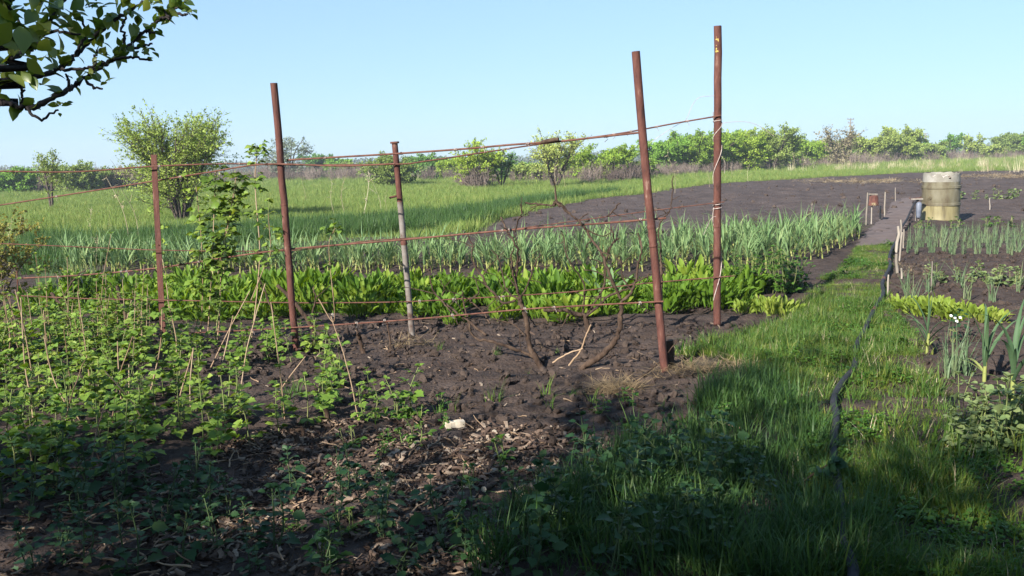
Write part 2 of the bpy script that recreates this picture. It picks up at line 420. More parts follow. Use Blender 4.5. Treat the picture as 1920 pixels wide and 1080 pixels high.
# ------------------------------------------------------------------ geometry-node scatter (uncountable stuff)
def scatter(name, pts, protos, rng, smin=.7, smax=1.3, tiltmax=.15, label=None, full_rot=False, scl=None):
    pts = np.asarray(pts, float); n = len(pts)
    me = bpy.data.meshes.new(name); me.vertices.add(n)
    me.vertices.foreach_set('co', pts.astype(np.float32).ravel())
    rot = np.zeros((n, 3)); rot[:, 2] = rng.random(n) * 2 * math.pi
    if full_rot: rot[:, :2] = rng.random((n, 2)) * 2 * math.pi
    else: rot[:, :2] = rng.normal(0, tiltmax, (n, 2))
    a = me.attributes.new('rot', 'FLOAT_VECTOR', 'POINT'); a.data.foreach_set('vector', rot.astype(np.float32).ravel())
    s = scl if scl is not None else smin + (smax - smin) * rng.random(n)
    a = me.attributes.new('scl', 'FLOAT', 'POINT'); a.data.foreach_set('value', np.asarray(s, np.float32))
    a = me.attributes.new('pick', 'INT', 'POINT'); a.data.foreach_set('value', rng.integers(0, len(protos), n).astype(np.int32))
    me.update()
    o = link(name, me)
    pc = bpy.data.collections.new(name + '_pieces')
    for i, pm in enumerate(protos):
        po = bpy.data.objects.new(name + '_piece', pm); pc.objects.link(po)
    ng = bpy.data.node_groups.new(name + '_scatter', 'GeometryNodeTree')
    ng.interface.new_socket('Geometry', in_out='INPUT', socket_type='NodeSocketGeometry')
    ng.interface.new_socket('Geometry', in_out='OUTPUT', socket_type='NodeSocketGeometry')
    gi = ng.nodes.new('NodeGroupInput'); go = ng.nodes.new('NodeGroupOutput')
    ip = ng.nodes.new('GeometryNodeInstanceOnPoints')
    ci = ng.nodes.new('GeometryNodeCollectionInfo')
    ci.inputs['Collection'].default_value = pc
    ci.inputs['Separate Children'].default_value = True; ci.inputs['Reset Children'].default_value = True
    def na(nm, dt):
        k = ng.nodes.new('GeometryNodeInputNamedAttribute'); k.data_type = dt; k.inputs['Name'].default_value = nm
        return k.outputs['Attribute']
    ng.links.new(gi.outputs[0], ip.inputs['Points']); ng.links.new(ci.outputs[0], ip.inputs['Instance'])
    ip.inputs['Pick Instance'].default_value = True
    ng.links.new(na('pick', 'INT'), ip.inputs['Instance Index'])
    e2r = ng.nodes.new('FunctionNodeEulerToRotation')
    ng.links.new(na('rot', 'FLOAT_VECTOR'), e2r.inputs[0]); ng.links.new(e2r.outputs[0], ip.inputs['Rotation'])
    ng.links.new(na('scl', 'FLOAT'), ip.inputs['Scale'])
    ng.links.new(ip.outputs[0], go.inputs[0])
    md = o.modifiers.new('scatter', 'NODES'); md.node_group = ng
    tag(o, label, None, None, 'stuff')
    return o

# ================================================================== THE SETTING
def grid_mesh(xs, ys, hf, keep=None):
    X, Y = np.meshgrid(xs, ys); Z = hf(X, Y)
    V = np.stack([X, Y, Z], -1).reshape(-1, 3)
    nx = len(xs); ny = len(ys)
    i = np.arange(ny - 1)[:, None] * nx; j = np.arange(nx - 1)[None]
    F = np.stack([i + j, i + j + 1, i + nx + j + 1, i + nx + j], -1).reshape(-1, 4)
    if keep is not None:
        c = V[F].mean(1); F = F[keep(c[:, 0], c[:, 1])]
    return V, F

# meadow sheet to the horizon
g = Geo()
xs = np.concatenate([[-2500, -900, -300], np.linspace(-120, 120, 61), [300, 900, 2500]])
ys = np.concatenate([[-600, -100, -30], np.linspace(-10, 160, 69), [300, 900, 2600]])
V, F = grid_mesh(xs, ys, lambda X, Y: -0.10 + 0.04 * (fbm(X / 5, Y / 5) - .5))
g.add(V, F)
tag(g.obj('meadow_ground', M['meadow']), kind='structure')

# bed geometry needed for the soil relief
ROW_A = (G(1245, 697), G(555, 652))       # front trellis line
ROW_B = (G(1344, 607), G(773, 628))       # rear trellis line
path_poly = gpoly([(1560, 1090), (1500, 900), (1480, 760), (1380, 660), (1500, 590), (1530, 540), (1590, 490), (1605, 462),
                   (1675, 458), (1664, 520), (1655, 575), (1700, 620), (1730, 700), (1790, 790), (1920, 900), (1960, 1090)])

def soil_h(X, Y):
    big = 0.10 * (fbm(X / 1.3, Y / 1.3, 3) - .47)
    n1 = np.abs(fbm(X / .24 + 9, Y / .11 + 3, 4) - .46)
    clod = 0.058 * (0.22 - np.minimum(n1 * 2.0, .45))
    fur = 0.042 * np.sin((Y + 0.18 * X + .35 * fbm(X / .9, Y / .9, 2)) * 11.5) * np.clip(fbm(X / 1.1 + 30, Y / 1.1, 2) * 2 - .55, 0, 1)
    fade = np.clip((Y - 4.0) / 1.0, 0.35, 1)
    return (big * .75 + clod + fur * fade) - .004
def hz(x, y): return float(soil_h(np.array([x]), np.array([y]))[0])

g = Geo()
ys = [1.2]
while ys[-1] < 16.6: ys.append(ys[-1] + max(.028, .0062 * ys[-1] - .01))
xs = np.arange(-9, 10.2, .036)
left_edge = gpoly([(-900, 472), (150, 470), (540, 447), (870, 430), (1200, 420), (2400, 400), (2900, 1200), (960, 9000), (-1500, 1200)])
V, F = grid_mesh(xs, np.array(ys), soil_h, None)
g.add(V, F)
tag(g.obj('garden_soil', M['soil']), kind='structure')

# near ground behind and under the camera
g = Geo()
V, F = grid_mesh(np.linspace(-14, 14, 60), np.linspace(-12, 1.35, 30), lambda X, Y: -.03 + .03 * (fbm(X, Y) - .5))
g.add(V, F); tag(g.obj('orchard_ground', M['soil']), kind='structure')

# ploughed field
field_px = [(840, 438), (870, 430), (915, 412), (960, 401), (1030, 386), (1100, 372), (1210, 361), (1300, 347), (1400, 340), (1500, 334), (1600, 329),
            (1700, 324), (1800, 321), (1920, 318)]
fp = [G(*p)[:2] for p in field_px]
fp += [(60, 50), (60, 13.0), (9.8, 13.0), (9.8, 15.9), (fp[0][0], 15.9)]
field_poly = np.array(fp)
def field_h(X, Y):
    return -.03 + .03 * np.sin((Y * .93 - X * .36) * 5.2) * vnoise(X / 2, Y / 2) + .12 * (fbm(X / 1.1, Y / .8, 4) - .47) + .045 * (vnoise(X / .17, Y / .17) - .5)
ys = [13.0]
while ys[-1] < 56: ys.append(ys[-1] + .0068 * ys[-1] - .01)
V, F = grid_mesh(np.arange(-3, 44, .14), np.array(ys), field_h, lambda x, y: in_poly(x, y, field_poly))
g = Geo(); g.add(V, F)
tag(g.obj('ploughed_field', M['field']), kind='structure')

# trodden soil path beside the drum
pp = [G(*p)[:2] for p in [(1604, 462), (1630, 430), (1660, 405), (1672, 380), (1690, 372), (1712, 372), (1712, 395), (1700, 420), (1676, 458)]]
pp = np.array(pp)
xs = np.arange(pp[:, 0].min(), pp[:, 0].max(), .06); ys = np.arange(pp[:, 1].min(), pp[:, 1].max(), .06)
V, F = grid_mesh(xs, ys, lambda X, Y: np.maximum(soil_h(X, Y), field_h(X, Y)) * .55 + .006 + .010 * vnoise(X * 6, Y * 6), lambda x, y: in_poly(x, y, pp))
g = Geo(); g.add(V, F); tag(g.obj('dirt_path', M['dirt_path']), kind='structure')

# ------------------------------------------------------------------ grass
def grass_tuft(rng, n, rad, h, w, mat, segs=3, spread=.5, bend=.9):
    g = Geo()
    a = rng.random(n) * 2 * math.pi; r = rad * np.sqrt(rng.random(n))
    base = np.stack([r * np.cos(a), r * np.sin(a), np.full(n, -.02)], -1)
    blades(g, base, a + rng.normal(0, .8, n), np.abs(rng.normal(0, spread, n)), rng.normal(bend, .45, n), h * (0.45 + .75 * rng.random(n)), w * (.7 + .6 * rng.random(n)), segs)
    return g.mesh('grass_tuft', mat)

rg = np.random.default_rng(11)
mt = [grass_tuft(rg, 34, .22, .24, .012, GREEN['meadow'], 2, .35, .7) for _ in range(5)]
# meadow: density falls with distance
ptsm = []
for y0, y1, dens in ((14.5, 20, 60), (20, 28, 38), (28, 40, 20), (40, 60, 9), (60, 100, 3.2), (100, 150, 1.0)):
    xw = y1 * .66 + 1.5
    n = int((y1 - y0) * 2 * xw * dens)
    p = np.stack([rg.uniform(-xw, xw, n), rg.uniform(y0, y1, n)], -1)
    p = p[~in_poly(p[:, 0], p[:, 1], field_poly)]
    k = (p[:, 1] > 15.6 + .25 * np.sin(p[:, 0] * 1.7)) | ((p[:, 0] < -8) & (p[:, 1] > 12))
    k &= ~((p[:, 0] > fp[0][0]) & (p[:, 1] < 17)) 
    k &= ~((p[:, 0] > 30) & (p[:, 1] < 40))
    ptsm.append(p[k])
ptsm = np.vstack(ptsm)
dist = ptsm[:, 1]
sc = (.55 + .6 * rg.random(len(ptsm))) * (0.6 + .9 * fbm(ptsm[:, 0] / 4, ptsm[:, 1] / 4)) * np.clip(dist / 45, 1, 1.9)
scatter('meadow_grass', np.c_[ptsm, np.full(len(ptsm), -.08)], mt, rg, label='light green meadow grass beyond the garden', scl=sc)

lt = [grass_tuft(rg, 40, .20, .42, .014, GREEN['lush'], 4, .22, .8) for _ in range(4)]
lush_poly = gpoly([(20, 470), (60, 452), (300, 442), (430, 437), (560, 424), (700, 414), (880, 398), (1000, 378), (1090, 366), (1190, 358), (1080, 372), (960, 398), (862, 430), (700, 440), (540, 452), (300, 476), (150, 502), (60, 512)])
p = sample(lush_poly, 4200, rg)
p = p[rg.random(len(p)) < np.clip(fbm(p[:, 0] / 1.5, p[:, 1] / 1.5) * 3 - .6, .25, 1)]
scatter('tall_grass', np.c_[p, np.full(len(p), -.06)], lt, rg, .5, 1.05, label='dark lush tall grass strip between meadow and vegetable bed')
lg = gpoly([(40, 480), (240, 476), (240, 512), (60, 520)])
# edges of the field: tufts
e = []
for a, b in zip(field_px[:-1], field_px[1:]):
    for t in np.linspace(0, 1, 50):
        q = G(a[0] + (b[0] - a[0]) * t, a[1] + (b[1] - a[1]) * t)[:2]; e.append(q + rg.normal(0, .12, 2))
e = np.array(e) + np.array([0, .15])
scatter('field_edge_grass', np.c_[e, np.full(len(e), -.06)], mt, rg, .5, 1.3, label='ragged grass along the edge of the ploughed field')

# path grass
pt = [grass_tuft(rg, 56, .12, .070, .0044, GREEN['pathgrass'], 3, .75, .9) for _ in range(5)] + [grass_tuft(rg, 22, .07, .15, .0052, GREEN['grass'], 4, .5, 1.1) for _ in range(3)]
p = sample(path_poly, 12000, rg)
d = np.hypot(p[:, 0], p[:, 1])
dens = np.clip(fbm(p[:, 0] / .5, p[:, 1] / .5, 3) * 3.6 - .95, .06, 1)
p = p[rg.random(len(p)) < dens]
z = soil_h(p[:, 0], p[:, 1])
s = np.clip(1.35 - p[:, 1] * .085, .42, 1.1) * (.55 + .7 * rg.random(len(p))) * (.35 + 1.5 * fbm(p[:, 0] / .45 + 40, p[:, 1] / .45, 3))
pt = pt + [grass_tuft(rg, 16, .10, .10, .004, M['drystalk'], 3, 1.1, .5)]
scatter('path_grass', np.c_[p, z], pt, rg, label='grass covering the garden path beside the black hose', scl=s)
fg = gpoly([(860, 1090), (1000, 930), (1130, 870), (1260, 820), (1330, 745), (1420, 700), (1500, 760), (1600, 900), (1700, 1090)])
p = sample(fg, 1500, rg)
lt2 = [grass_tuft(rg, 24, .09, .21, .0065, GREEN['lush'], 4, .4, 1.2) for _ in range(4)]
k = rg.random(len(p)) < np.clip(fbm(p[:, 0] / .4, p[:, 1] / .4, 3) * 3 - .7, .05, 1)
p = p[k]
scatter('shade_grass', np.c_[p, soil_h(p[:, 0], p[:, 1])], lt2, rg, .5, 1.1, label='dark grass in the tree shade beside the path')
# grass margin along the trellis bed and sparse weeds
mg = gpoly([(1270, 665), (1330, 640), (1450, 610), (1530, 590), (1500, 660), (1480, 740), (1400, 690), (1330, 668)])
p = sample(mg, 900, rg)
scatter('margin_grass', np.c_[p, soil_h(p[:, 0], p[:, 1])], pt, rg, .6, 1.2, label='grass margin between the trellis post and the path')

# ------------------------------------------------------------------ soil clods and mulch
def clod(rng, sub=1):
    import bmesh
    bm = bmesh.new(); bmesh.ops.create_icosphere(bm, subdivisions=2, radius=1)
    ph = rng.random(6) * 9
    for v in bm.verts:
        c = v.co
        k = 1 + .28 * math.sin(c.x * 2.3 + ph[0]) * math.sin(c.y * 2.9 + ph[1]) + .18 * math.sin(c.z * 5.1 + ph[2] + c.x * 3) + .1 * math.sin(c.y * 7 + ph[3])
        v.co = c * k; v.co.z *= .72
    me = bpy.data.meshes.new('soil_clod'); bm.to_mesh(me); bm.free(); me.materials.append(M['clod']); return me
clods = [clod(rg) for _ in range(6)]
soilpx = gpoly([(560, 640), (640, 600), (1180, 602), (1420, 600), (1500, 600), (1420, 650), (1290, 670), (1300, 720), (1400, 800), (1180, 880), (900, 800), (700, 790), (560, 720), (330, 740), (350, 660)])
p = sample(soilpx, 2600, rg)
s = .004 + .027 * rg.random(len(p)) ** 3.2
scatter('soil_clods', np.c_[p, soil_h(p[:, 0], p[:, 1]) + s * .3], clods, rg, label='crumbly dark soil clods in the trellis bed', scl=s, full_rot=True)
p = sample(field_poly, 2600, rg); p = p[(p[:, 1] < 40)]
s = .015 + .06 * rg.random(len(p)) ** 3
scatter('field_clods', np.c_[p, field_h(p[:, 0], p[:, 1]) + s * .3], clods, rg, label='dark clods strewn over the ploughed field', scl=s, full_rot=True)
rb = gpoly([(1650, 590), (1690, 470), (1920, 480), (2050, 520), (2050, 900), (1900, 800), (1760, 740), (1700, 640)])
p = sample(rb, 1600, rg); s = .006 + .03 * rg.random(len(p)) ** 3
scatter('bed_clods', np.c_[p, soil_h(p[:, 0], p[:, 1]) + s * .3], clods, rg, label='soil clods in the bed right of the hose', scl=s, full_rot=True)

def chip_mesh(rng, kind):
    g = Geo()
    if kind == 0:      # split chip
        L = .05 + .05 * rng.random(); w = .012 + .016 * rng.random(); h = .005 + .008 * rng.random()
        n = 4; x = np.linspace(-L / 2, L / 2, n)
        V = []; 
        for i in range(n):
            ww = w * (.6 + .6 * rng.random()); hh = h * (.5 + .8 * rng.random()); dz = .004 * rng.normal(); dy = .004 * rng.normal()
            V += [[x[i], dy - ww / 2, dz], [x[i], dy + ww / 2, dz + .002], [x[i], dy + ww / 2.4, dz + hh], [x[i], dy - ww / 2.2, dz + hh]]
        F = [[0, 1, 2, 3], [12, 15, 14, 13]]
        for i in range(n - 1):
            a = i * 4
            for k in range(4): F.append([a + k, a + 4 + k, a + 4 + (k + 1) % 4, a + (k + 1) % 4])
        g.add(V, F, 0, False); return g.mesh('wood_chip', M['chip'])
    if kind == 1:      # twig
        L = .10 + .16 * rng.random(); pts = np.cumsum(np.c_[np.full(6, L / 5), rng.normal(0, L * .035, 6), rng.normal(0, L * .02, 6)], 0) - [L / 2, 0, 0]
        tube(g, pts, np.linspace(.0045, .002, 6) * (.7 + .7 * rng.random()), 5); return g.mesh('twig', M['cane'] if rng.random() < .6 else M['bark'])
    if kind == 2:      # dead leaves
        n = 5; leaves(g, rng.normal(0, .02, (n, 3)) * [1, 1, .3], rng.normal(0, 1, (n, 3)) * [1, 1, .35], .018 + .02 * rng.random(n), T_OV, 1.0, 0, rng, jit=.9)
        return g.mesh('dead_leaf', M['brown_leaf'])
    L = .02 + .022 * rng.random(); r = .010 + .010 * rng.random()
    tube(g, [[-L, 0, 0], [0, .002, .001], [L, 0, .003]], [r, r * .95, r * .9], 8); return g.mesh('branch_piece', M['chip'])
protos = [chip_mesh(rg, k) for k in (0, 0, 0, 0, 1, 1, 1, 2, 2, 2, 3, 0)]
mul = gpoly([(420, 830), (560, 800), (640, 785), (850, 782), (1080, 800), (1160, 850), (1060, 920), (1000, 960), (940, 1090), (300, 1090), (240, 960), (330, 900)])
p = sample(mul, 8000, rg)
k = rg.random(len(p)) < np.clip(fbm(p[:, 0] / .35, p[:, 1] / .35, 3) * 3.2 - .75, .12, 1); p = p[k]
scatter('wood_chip_mulch', np.c_[p, soil_h(p[:, 0], p[:, 1]) + .008], protos, rg, .28, .85, .35, label='brown wood chips, twigs and dead leaves strewn on dark soil')
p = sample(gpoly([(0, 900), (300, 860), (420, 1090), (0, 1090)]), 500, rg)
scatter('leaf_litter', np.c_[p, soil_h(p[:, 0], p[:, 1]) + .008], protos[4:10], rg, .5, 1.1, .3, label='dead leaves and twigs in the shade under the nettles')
p = sample(soilpx, 420, rg)
scatter('soil_litter', np.c_[p, soil_h(p[:, 0], p[:, 1]) + .006], protos[:7], rg, .3, .75, .3, label='scraps of twig and bark on the bare trellis bed')

def straw_pile(cx, cy, rx, ry, n, label):
    c = G(cx, cy); g = Geo()
    r = np.sqrt(rg.random(n)); a = rg.random(n) * 6.283
    x = c[0] + rx * r * np.cos(a); y = c[1] + ry * r * np.sin(a)
    z = soil_h(x, y) + .008 + .05 * (1 - r ** 2) * rg.random(n)
    blades(g, np.c_[x, y, z], rg.random(n) * 6.283, 1.45 + rg.normal(0, .14, n), rg.normal(.15, .3, n), .08 + .14 * rg.random(n), .0042, 3)
    tag(g.obj('straw_mulch', M['straw']), label, kind='stuff')
straw_pile(1150, 728, .17, .14, 420, 'heap of yellowish dry grass on soil left of the leaning pipe')
straw_pile(1365, 695, .30, .22, 520, 'flattened dry straw behind the leaning pipe post')
straw_pile(1300, 700, .30, .16, 260, 'thin dry straw scattered around the leaning pipe base')
straw_pile(770, 645, .18, .14, 120, 'dry straw at the base of the two-tone pipe post')
straw_pile(1690, 505, .25, .9, 220, 'dry straw along the stakes beside the hose')

# ------------------------------------------------------------------ trees and shrubs
def gen_tree(rng, H, W, nst=5, m2=9, m3=5, nl=9, leaf=.1, base=.12, upb=.7, stemr=.02, sides=4, twl=.22, trunk_h=0.0, tmpl=T_DIA, spread=1.0, ends=False):
    """returns (wood Geo, crown Geo) with the tree's foot at the origin"""
    wood = Geo(); crown = Geo(); LP = []; LD = []; polys = []
    for s in range(nst):
        az = 6.283 * (s + rng.random() * .8) / nst
        rr = W * .5 * spread * (.25 + .5 * rng.random()); hh = H * (.62 + .28 * rng.random())
        b0 = np.array([.03 * W * math.cos(az), .03 * W * math.sin(az), trunk_h if trunk_h else 0.0])
        end = np.array([rr * math.cos(az), rr * math.sin(az), hh])
        mid = b0 * .4 + end * .6; mid[:2] *= .72
        P = smoothline([b0, mid + rng.normal(0, .03 * W, 3), end], 9)
        polys.append((P, np.linspace(stemr * H, stemr * H * .3, 9), 6))
        for b in range(m2):
            t = base + (1 - base) * (b + rng.random()) / m2 * .98
            i = int(t * 8); o = P[i]
            d = norm(np.array([math.cos(az), math.sin(az), 0]) * .5 + rng.normal(0, .75, 3) + np.array([0, 0, upb]))
            L = H * (.20 + .22 * rng.random()) * (1.1 - .45 * t)
            q = o + d * L * .5 + rng.normal(0, .05 * L, 3); e = o + d * L + np.array([0, 0, .12 * L * upb])
            P2 = smoothline([o, q, e], 5)
            polys.append((P2, np.linspace(stemr * H * .3, stemr * H * .1, 5), 4))
            for c in range(m3):
                t2 = .25 + .75 * (c + rng.random()) / m3; j = min(int(t2 * 4), 4); o2 = P2[j]
                d2 = norm(d * .7 + rng.normal(0, .6, 3) + np.array([0, 0, upb * .4]))
                L2 = H * twl * (.5 + .7 * rng.random()) * .6
                e2 = o2 + d2 * L2
                P3 = np.array([o2, o2 + d2 * L2 * .5 + rng.normal(0, .04 * L2, 3), e2])
                polys.append((P3, np.array([.12, .08, .05]) * stemr * H, 3))
                tt = rng.random(nl) ** .8
                LP.append(o2 + (e2 - o2) * tt[:, None] + rng.normal(0, leaf * .35, (nl, 3)))
                LD.append(d2 * .6 + rng.normal(0, .7, (nl, 3)))
    LP = np.vstack(LP); LD = np.vstack(LD)
    rad = np.percentile(np.hypot(LP[:, 0], LP[:, 1]), 97)
    sx = (W / 2) / rad; sz = H / (LP[:, 2].max() + leaf * .4)
    S = np.array([sx, sx, sz])
    for P, r, sd in polys: tube(wood, P * S, r, min(sd, sides), 0, False)
    if trunk_h:
        P = smoothline([[0, 0, -.1], [.03 * W * rng.normal(), .03 * W * rng.normal(), trunk_h * .5], [0, 0, trunk_h * 1.05]], 7) * np.array([1, 1, sz])
        tube(wood, P, np.linspace(stemr * H * 2.4, stemr * H * 1.5, 7), 9, 0, True)
    leaves(crown, LP * S, LD, leaf * (.65 + .7 * rng.random(len(LP))), tmpl, 1.15, 0, rng, jit=.9)
    return wood, crown

def put_tree(name, label, cx, top, foot, w, matname, group, rng, depth=None, **kw):
    b = G(cx, foot) if depth is None else at_y(cx, foot, depth)
    b = np.array([b[0], b[1], -.08])
    d = b[1]
    H = abs(at_y(cx, top, d)[2] - b[2]); W = w / FPX * d
    leaf = kw.pop('leaf', None) or max(.06, .0021 * d)
    wood, crown = gen_tree(rng, H, W, leaf=leaf, **kw)
    o = thing(name, label, 'tree' if 'tree' in name else 'shrub', b, 0, group)
    wood.obj('trunk', M['twig'], o); crown.obj('crown', TREEM[matname], o)
    return o

rt = np.random.default_rng(21)
GRP = 'scrub trees beyond the meadow'
BR = dict(nst=8, m2=13, m3=7, nl=20, upb=.5)
FE = dict(nst=6, m2=9, m3=5, nl=9, upb=1.3, twl=.26, spread=.9)
OL = dict(nst=8, m2=12, m3=7, nl=16, upb=.75)
TREES = [
 ('wild_plum_shrub', 'large loose yellow-green shrub standing in the meadow grass', 340, 188, 412, 205, 'bush', dict(nst=13, m2=15, m3=9, nl=13, upb=1.25, twl=.30, base=.2, leaf=.058, spread=1.1, stemr=.011)),
 ('scrub_tree', 'thin pale feathery sapling with bare lower stem', 97, 276, 392, 66, 'feather', dict(nst=3, m2=11, m3=5, nl=9, upb=1.1, base=.38, twl=.22)),
 ('scrub_shrub', 'low green rounded shrub at the edge of the hedge', 34, 310, 362, 82, 'green', BR),
 ('scrub_shrub', 'wide olive shrub in the hedge behind the feathery sapling', 150, 300, 360, 110, 'olive', OL),
 ('scrub_shrub', 'brownish low shrub beside the large yellow-green shrub', 205, 310, 357, 90, 'brown', OL),
 ('scrub_shrub', 'olive shrub filling the hedge end beyond the meadow', 262, 306, 352, 90, 'olive', OL),
 ('scrub_tree', 'hazy grey-green tree behind the rusty pipe post', 540, 255, 338, 98, 'grey', dict(nst=5, m2=10, m3=6, nl=10, upb=.8)),
 ('scrub_shrub', 'dark green shrub right of the hazy grey-green tree', 600, 286, 332, 66, 'dark', BR),
 ('scrub_shrub', 'low green shrub between dark shrub and olive thicket', 636, 296, 332, 52, 'green', BR),
 ('scrub_shrub', 'small olive shrub at the meadow edge', 672, 300, 334, 62, 'olive', OL),
 ('scrub_tree', 'olive tree rising behind the flanged pipe post', 736, 281, 348, 108, 'olive', OL),
 ('scrub_tree', 'dark green rounded tree right of the flanged post', 808, 284, 336, 92, 'dark', BR),
 ('scrub_shrub', 'light green shrub between two rounded trees', 848, 294, 336, 46, 'bright', BR),
 ('scrub_tree', 'bright green bushy tree over brown stems', 900, 257, 350, 92, 'bright', dict(nst=7, m2=10, m3=7, nl=12, upb=.6, base=.42)),
 ('scrub_tree', 'dark green open tree with fanned bare stems', 940, 282, 348, 66, 'dark', dict(nst=6, m2=8, m3=5, nl=8, upb=.7, base=.45)),
 ('scrub_tree', 'tall spiky olive tree with pale lower stems', 1040, 234, 348, 108, 'feather', dict(nst=7, m2=11, m3=6, nl=10, upb=1.5, base=.3, twl=.28)),
 ('scrub_shrub', 'broad bright green shrub above the purple-brown thicket', 1128, 268, 338, 118, 'bright', BR),
 ('scrub_shrub', 'pale olive shrub left of the tall spiky tree', 990, 302, 340, 62, 'olive', OL),
 ('scrub_shrub', 'small bright shrub behind the leaning pipe post', 1196, 297, 333, 64, 'bright', BR),
 ('scrub_tree', 'green tree at the start of the dense tree belt', 1248, 254, 326, 98, 'green', BR),
 ('scrub_tree', 'broad dense bright green tree behind the tall post', 1318, 240, 324, 136, 'bright', BR),
 ('scrub_tree', 'bright green tree right of the tall wired post', 1386, 238, 322, 104, 'bright', BR),
 ('scrub_tree', 'tall olive tree topping the dense belt', 1446, 229, 318, 110, 'olive', OL),
 ('scrub_shrub', 'bright green shrub right of the tall olive tree', 1498, 254, 312, 72, 'bright', BR),
 ('scrub_shrub', 'yellow-green rounded shrub in front of the belt', 1536, 262, 310, 46, 'yellow', BR),
 ('scrub_tree', 'greyish brown half-bare tree in the belt', 1578, 233, 312, 82, 'brown', dict(nst=6, m2=10, m3=6, nl=6, upb=.7)),
 ('scrub_tree', 'olive spreading tree right of the half-bare tree', 1630, 249, 307, 84, 'olive', OL),
 ('scrub_tree', 'olive green domed tree above the rusty drum', 1690, 233, 305, 98, 'olive', BR),
 ('scrub_shrub', 'low olive shrub between domed tree and twin saplings', 1745, 264, 301, 58, 'olive', OL),
 ('scrub_tree', 'small leafy tree, darker of the twin saplings', 1783, 247, 298, 40, 'green', dict(nst=4, m2=9, m3=5, nl=10, upb=.9, base=.3)),
 ('scrub_tree', 'small pointed tree, paler of the twin saplings', 1820, 249, 298, 36, 'olive', dict(nst=4, m2=9, m3=5, nl=10, upb=1.1, base=.3)),
 ('scrub_shrub', 'low hazy shrub right of the twin saplings', 1858, 270, 296, 62, 'olive', OL),
 ('scrub_tree', 'bushy olive tree ending the belt', 1900, 246, 295, 66, 'olive', BR),
 ('scrub_tree', 'green bushy tree after the last olive tree', 1975, 250, 294, 90, 'green', BR),
 ('scrub_tree', 'green tree filling the belt behind the broad dense tree', 1285, 248, 318, 110, 'green', BR),
 ('scrub_tree', 'dark green tree between the broad and the olive-topped tree', 1352, 244, 316, 100, 'green', BR),
 ('scrub_tree', 'green tree behind the bright shrub of the belt', 1415, 246, 314, 90, 'bright', BR),
 ('scrub_shrub', 'dark shrub filling the gap after the tall olive tree', 1472, 256, 310, 80, 'olive', BR),
 ('scrub_shrub', 'olive shrub behind the yellow-green rounded shrub', 1548, 258, 306, 80, 'olive', BR),
 ('scrub_shrub', 'olive shrub filling the belt behind the half-bare tree', 1604, 258, 303, 70, 'green', BR),
 ('scrub_shrub', 'low green shrub left of the domed tree', 1655, 256, 301, 70, 'bright', BR),
 ('scrub_shrub', 'low olive shrub right of the domed tree', 1722, 258, 300, 60, 'green', BR),
 ('scrub_shrub', 'green shrub joining the bright trees over the thicket', 1080, 290, 336, 90, 'olive', BR),
 ('scrub_shrub', 'bright shrub right of the broad bright shrub', 1160, 276, 334, 70, 'bright', BR),
 ('scrub_shrub', 'olive shrub behind the fanned bare stems', 965, 304, 338, 60, 'dark', OL),
 ('scrub_shrub', 'hazy olive shrub in the low hedge left of the olive tree', 705, 304, 334, 60, 'olive', OL),
 ('scrub_shrub', 'low green hedge shrub by the feathery sapling', 75, 318, 358, 80, 'olive', OL),
 ('scrub_shrub', 'olive shrub at the far left hedge end', -50, 305, 362, 110, 'olive', OL),
]
for nm, lab, cx, top, base, w, mt_, kw in TREES:
    put_tree(nm, lab, cx, top, base, w, mt_, GRP, rt, **dict(kw))

# bare purple-brown thicket below the trees
def bare_shrub(rng, H, W, n):
    g = Geo()
    for i in range(n):
        a = rng.random() * 6.283; r = W * .5 * math.sqrt(rng.random()); b = np.array([r * .5 * math.cos(a), r * .5 * math.sin(a), -.05])
        e = np.array([r * 1.1 * math.cos(a) + rng.normal(0, .1), r * 1.1 * math.sin(a) + rng.normal(0, .1), H * (.5 + .55 * rng.random())])
        P = smoothline([b, b * .5 + e * .5 + rng.normal(0, .06, 3), e], 5); tube(g, P, np.linspace(.02, .008, 5), 3, 0, False)
        for k in range(4):
            o = P[1 + k % 4]; d = norm(e - b + rng.normal(0, .7, 3)) * H * .3
            tube(g, [o, o + d * .5 + rng.normal(0, .03, 3), o + d], [.010, .007, .005], 3, 0, False)
    return g.mesh('bare_shrub', M['bare'])
bs = [bare_shrub(rt, 1.0, 1.1, 22) for _ in range(5)]
pts = []; scs = []
for x0, y0, x1, y1, hp0, hp1, n in ((860, 346, 1230, 334, 24, 28, 110), (1230, 333, 1560, 312, 22, 18, 110), (1560, 312, 1760, 303, 26, 18, 60), (1760, 303, 1990, 296, 18, 14, 50),
                                  (-60, 364, 250, 356, 34, 38, 90), (480, 340, 860, 338, 26, 24, 110), (250, 357, 480, 342, 30, 24, 60), (878, 352, 915, 350, 44, 44, 12), (1085, 344, 1210, 337, 34, 32, 26)):
    for i in range(n):
        t = rt.random(); q = G(x0 + (x1 - x0) * t + rt.normal(0, 4), y0 + (y1 - y0) * t - rt.random() * 5)
        pts.append([q[0], q[1], -.08]); scs.append((hp0 + (hp1 - hp0) * t) / FPX * q[1] * (.6 + .5 * rt.random()))
scatter('bare_thicket', pts, bs, rt, label='purple-brown leafless thicket at the foot of the far trees', scl=np.array(scs))
# far wood on the horizon
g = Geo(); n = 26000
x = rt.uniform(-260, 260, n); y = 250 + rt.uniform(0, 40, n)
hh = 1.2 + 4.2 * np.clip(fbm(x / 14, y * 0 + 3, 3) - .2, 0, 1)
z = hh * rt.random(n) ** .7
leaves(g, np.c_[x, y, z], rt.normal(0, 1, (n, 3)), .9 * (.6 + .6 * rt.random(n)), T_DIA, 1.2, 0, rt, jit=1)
tag(g.obj('far_wood', TREEM['far']), 'low haze-tinted line of woodland on the horizon', kind='stuff')

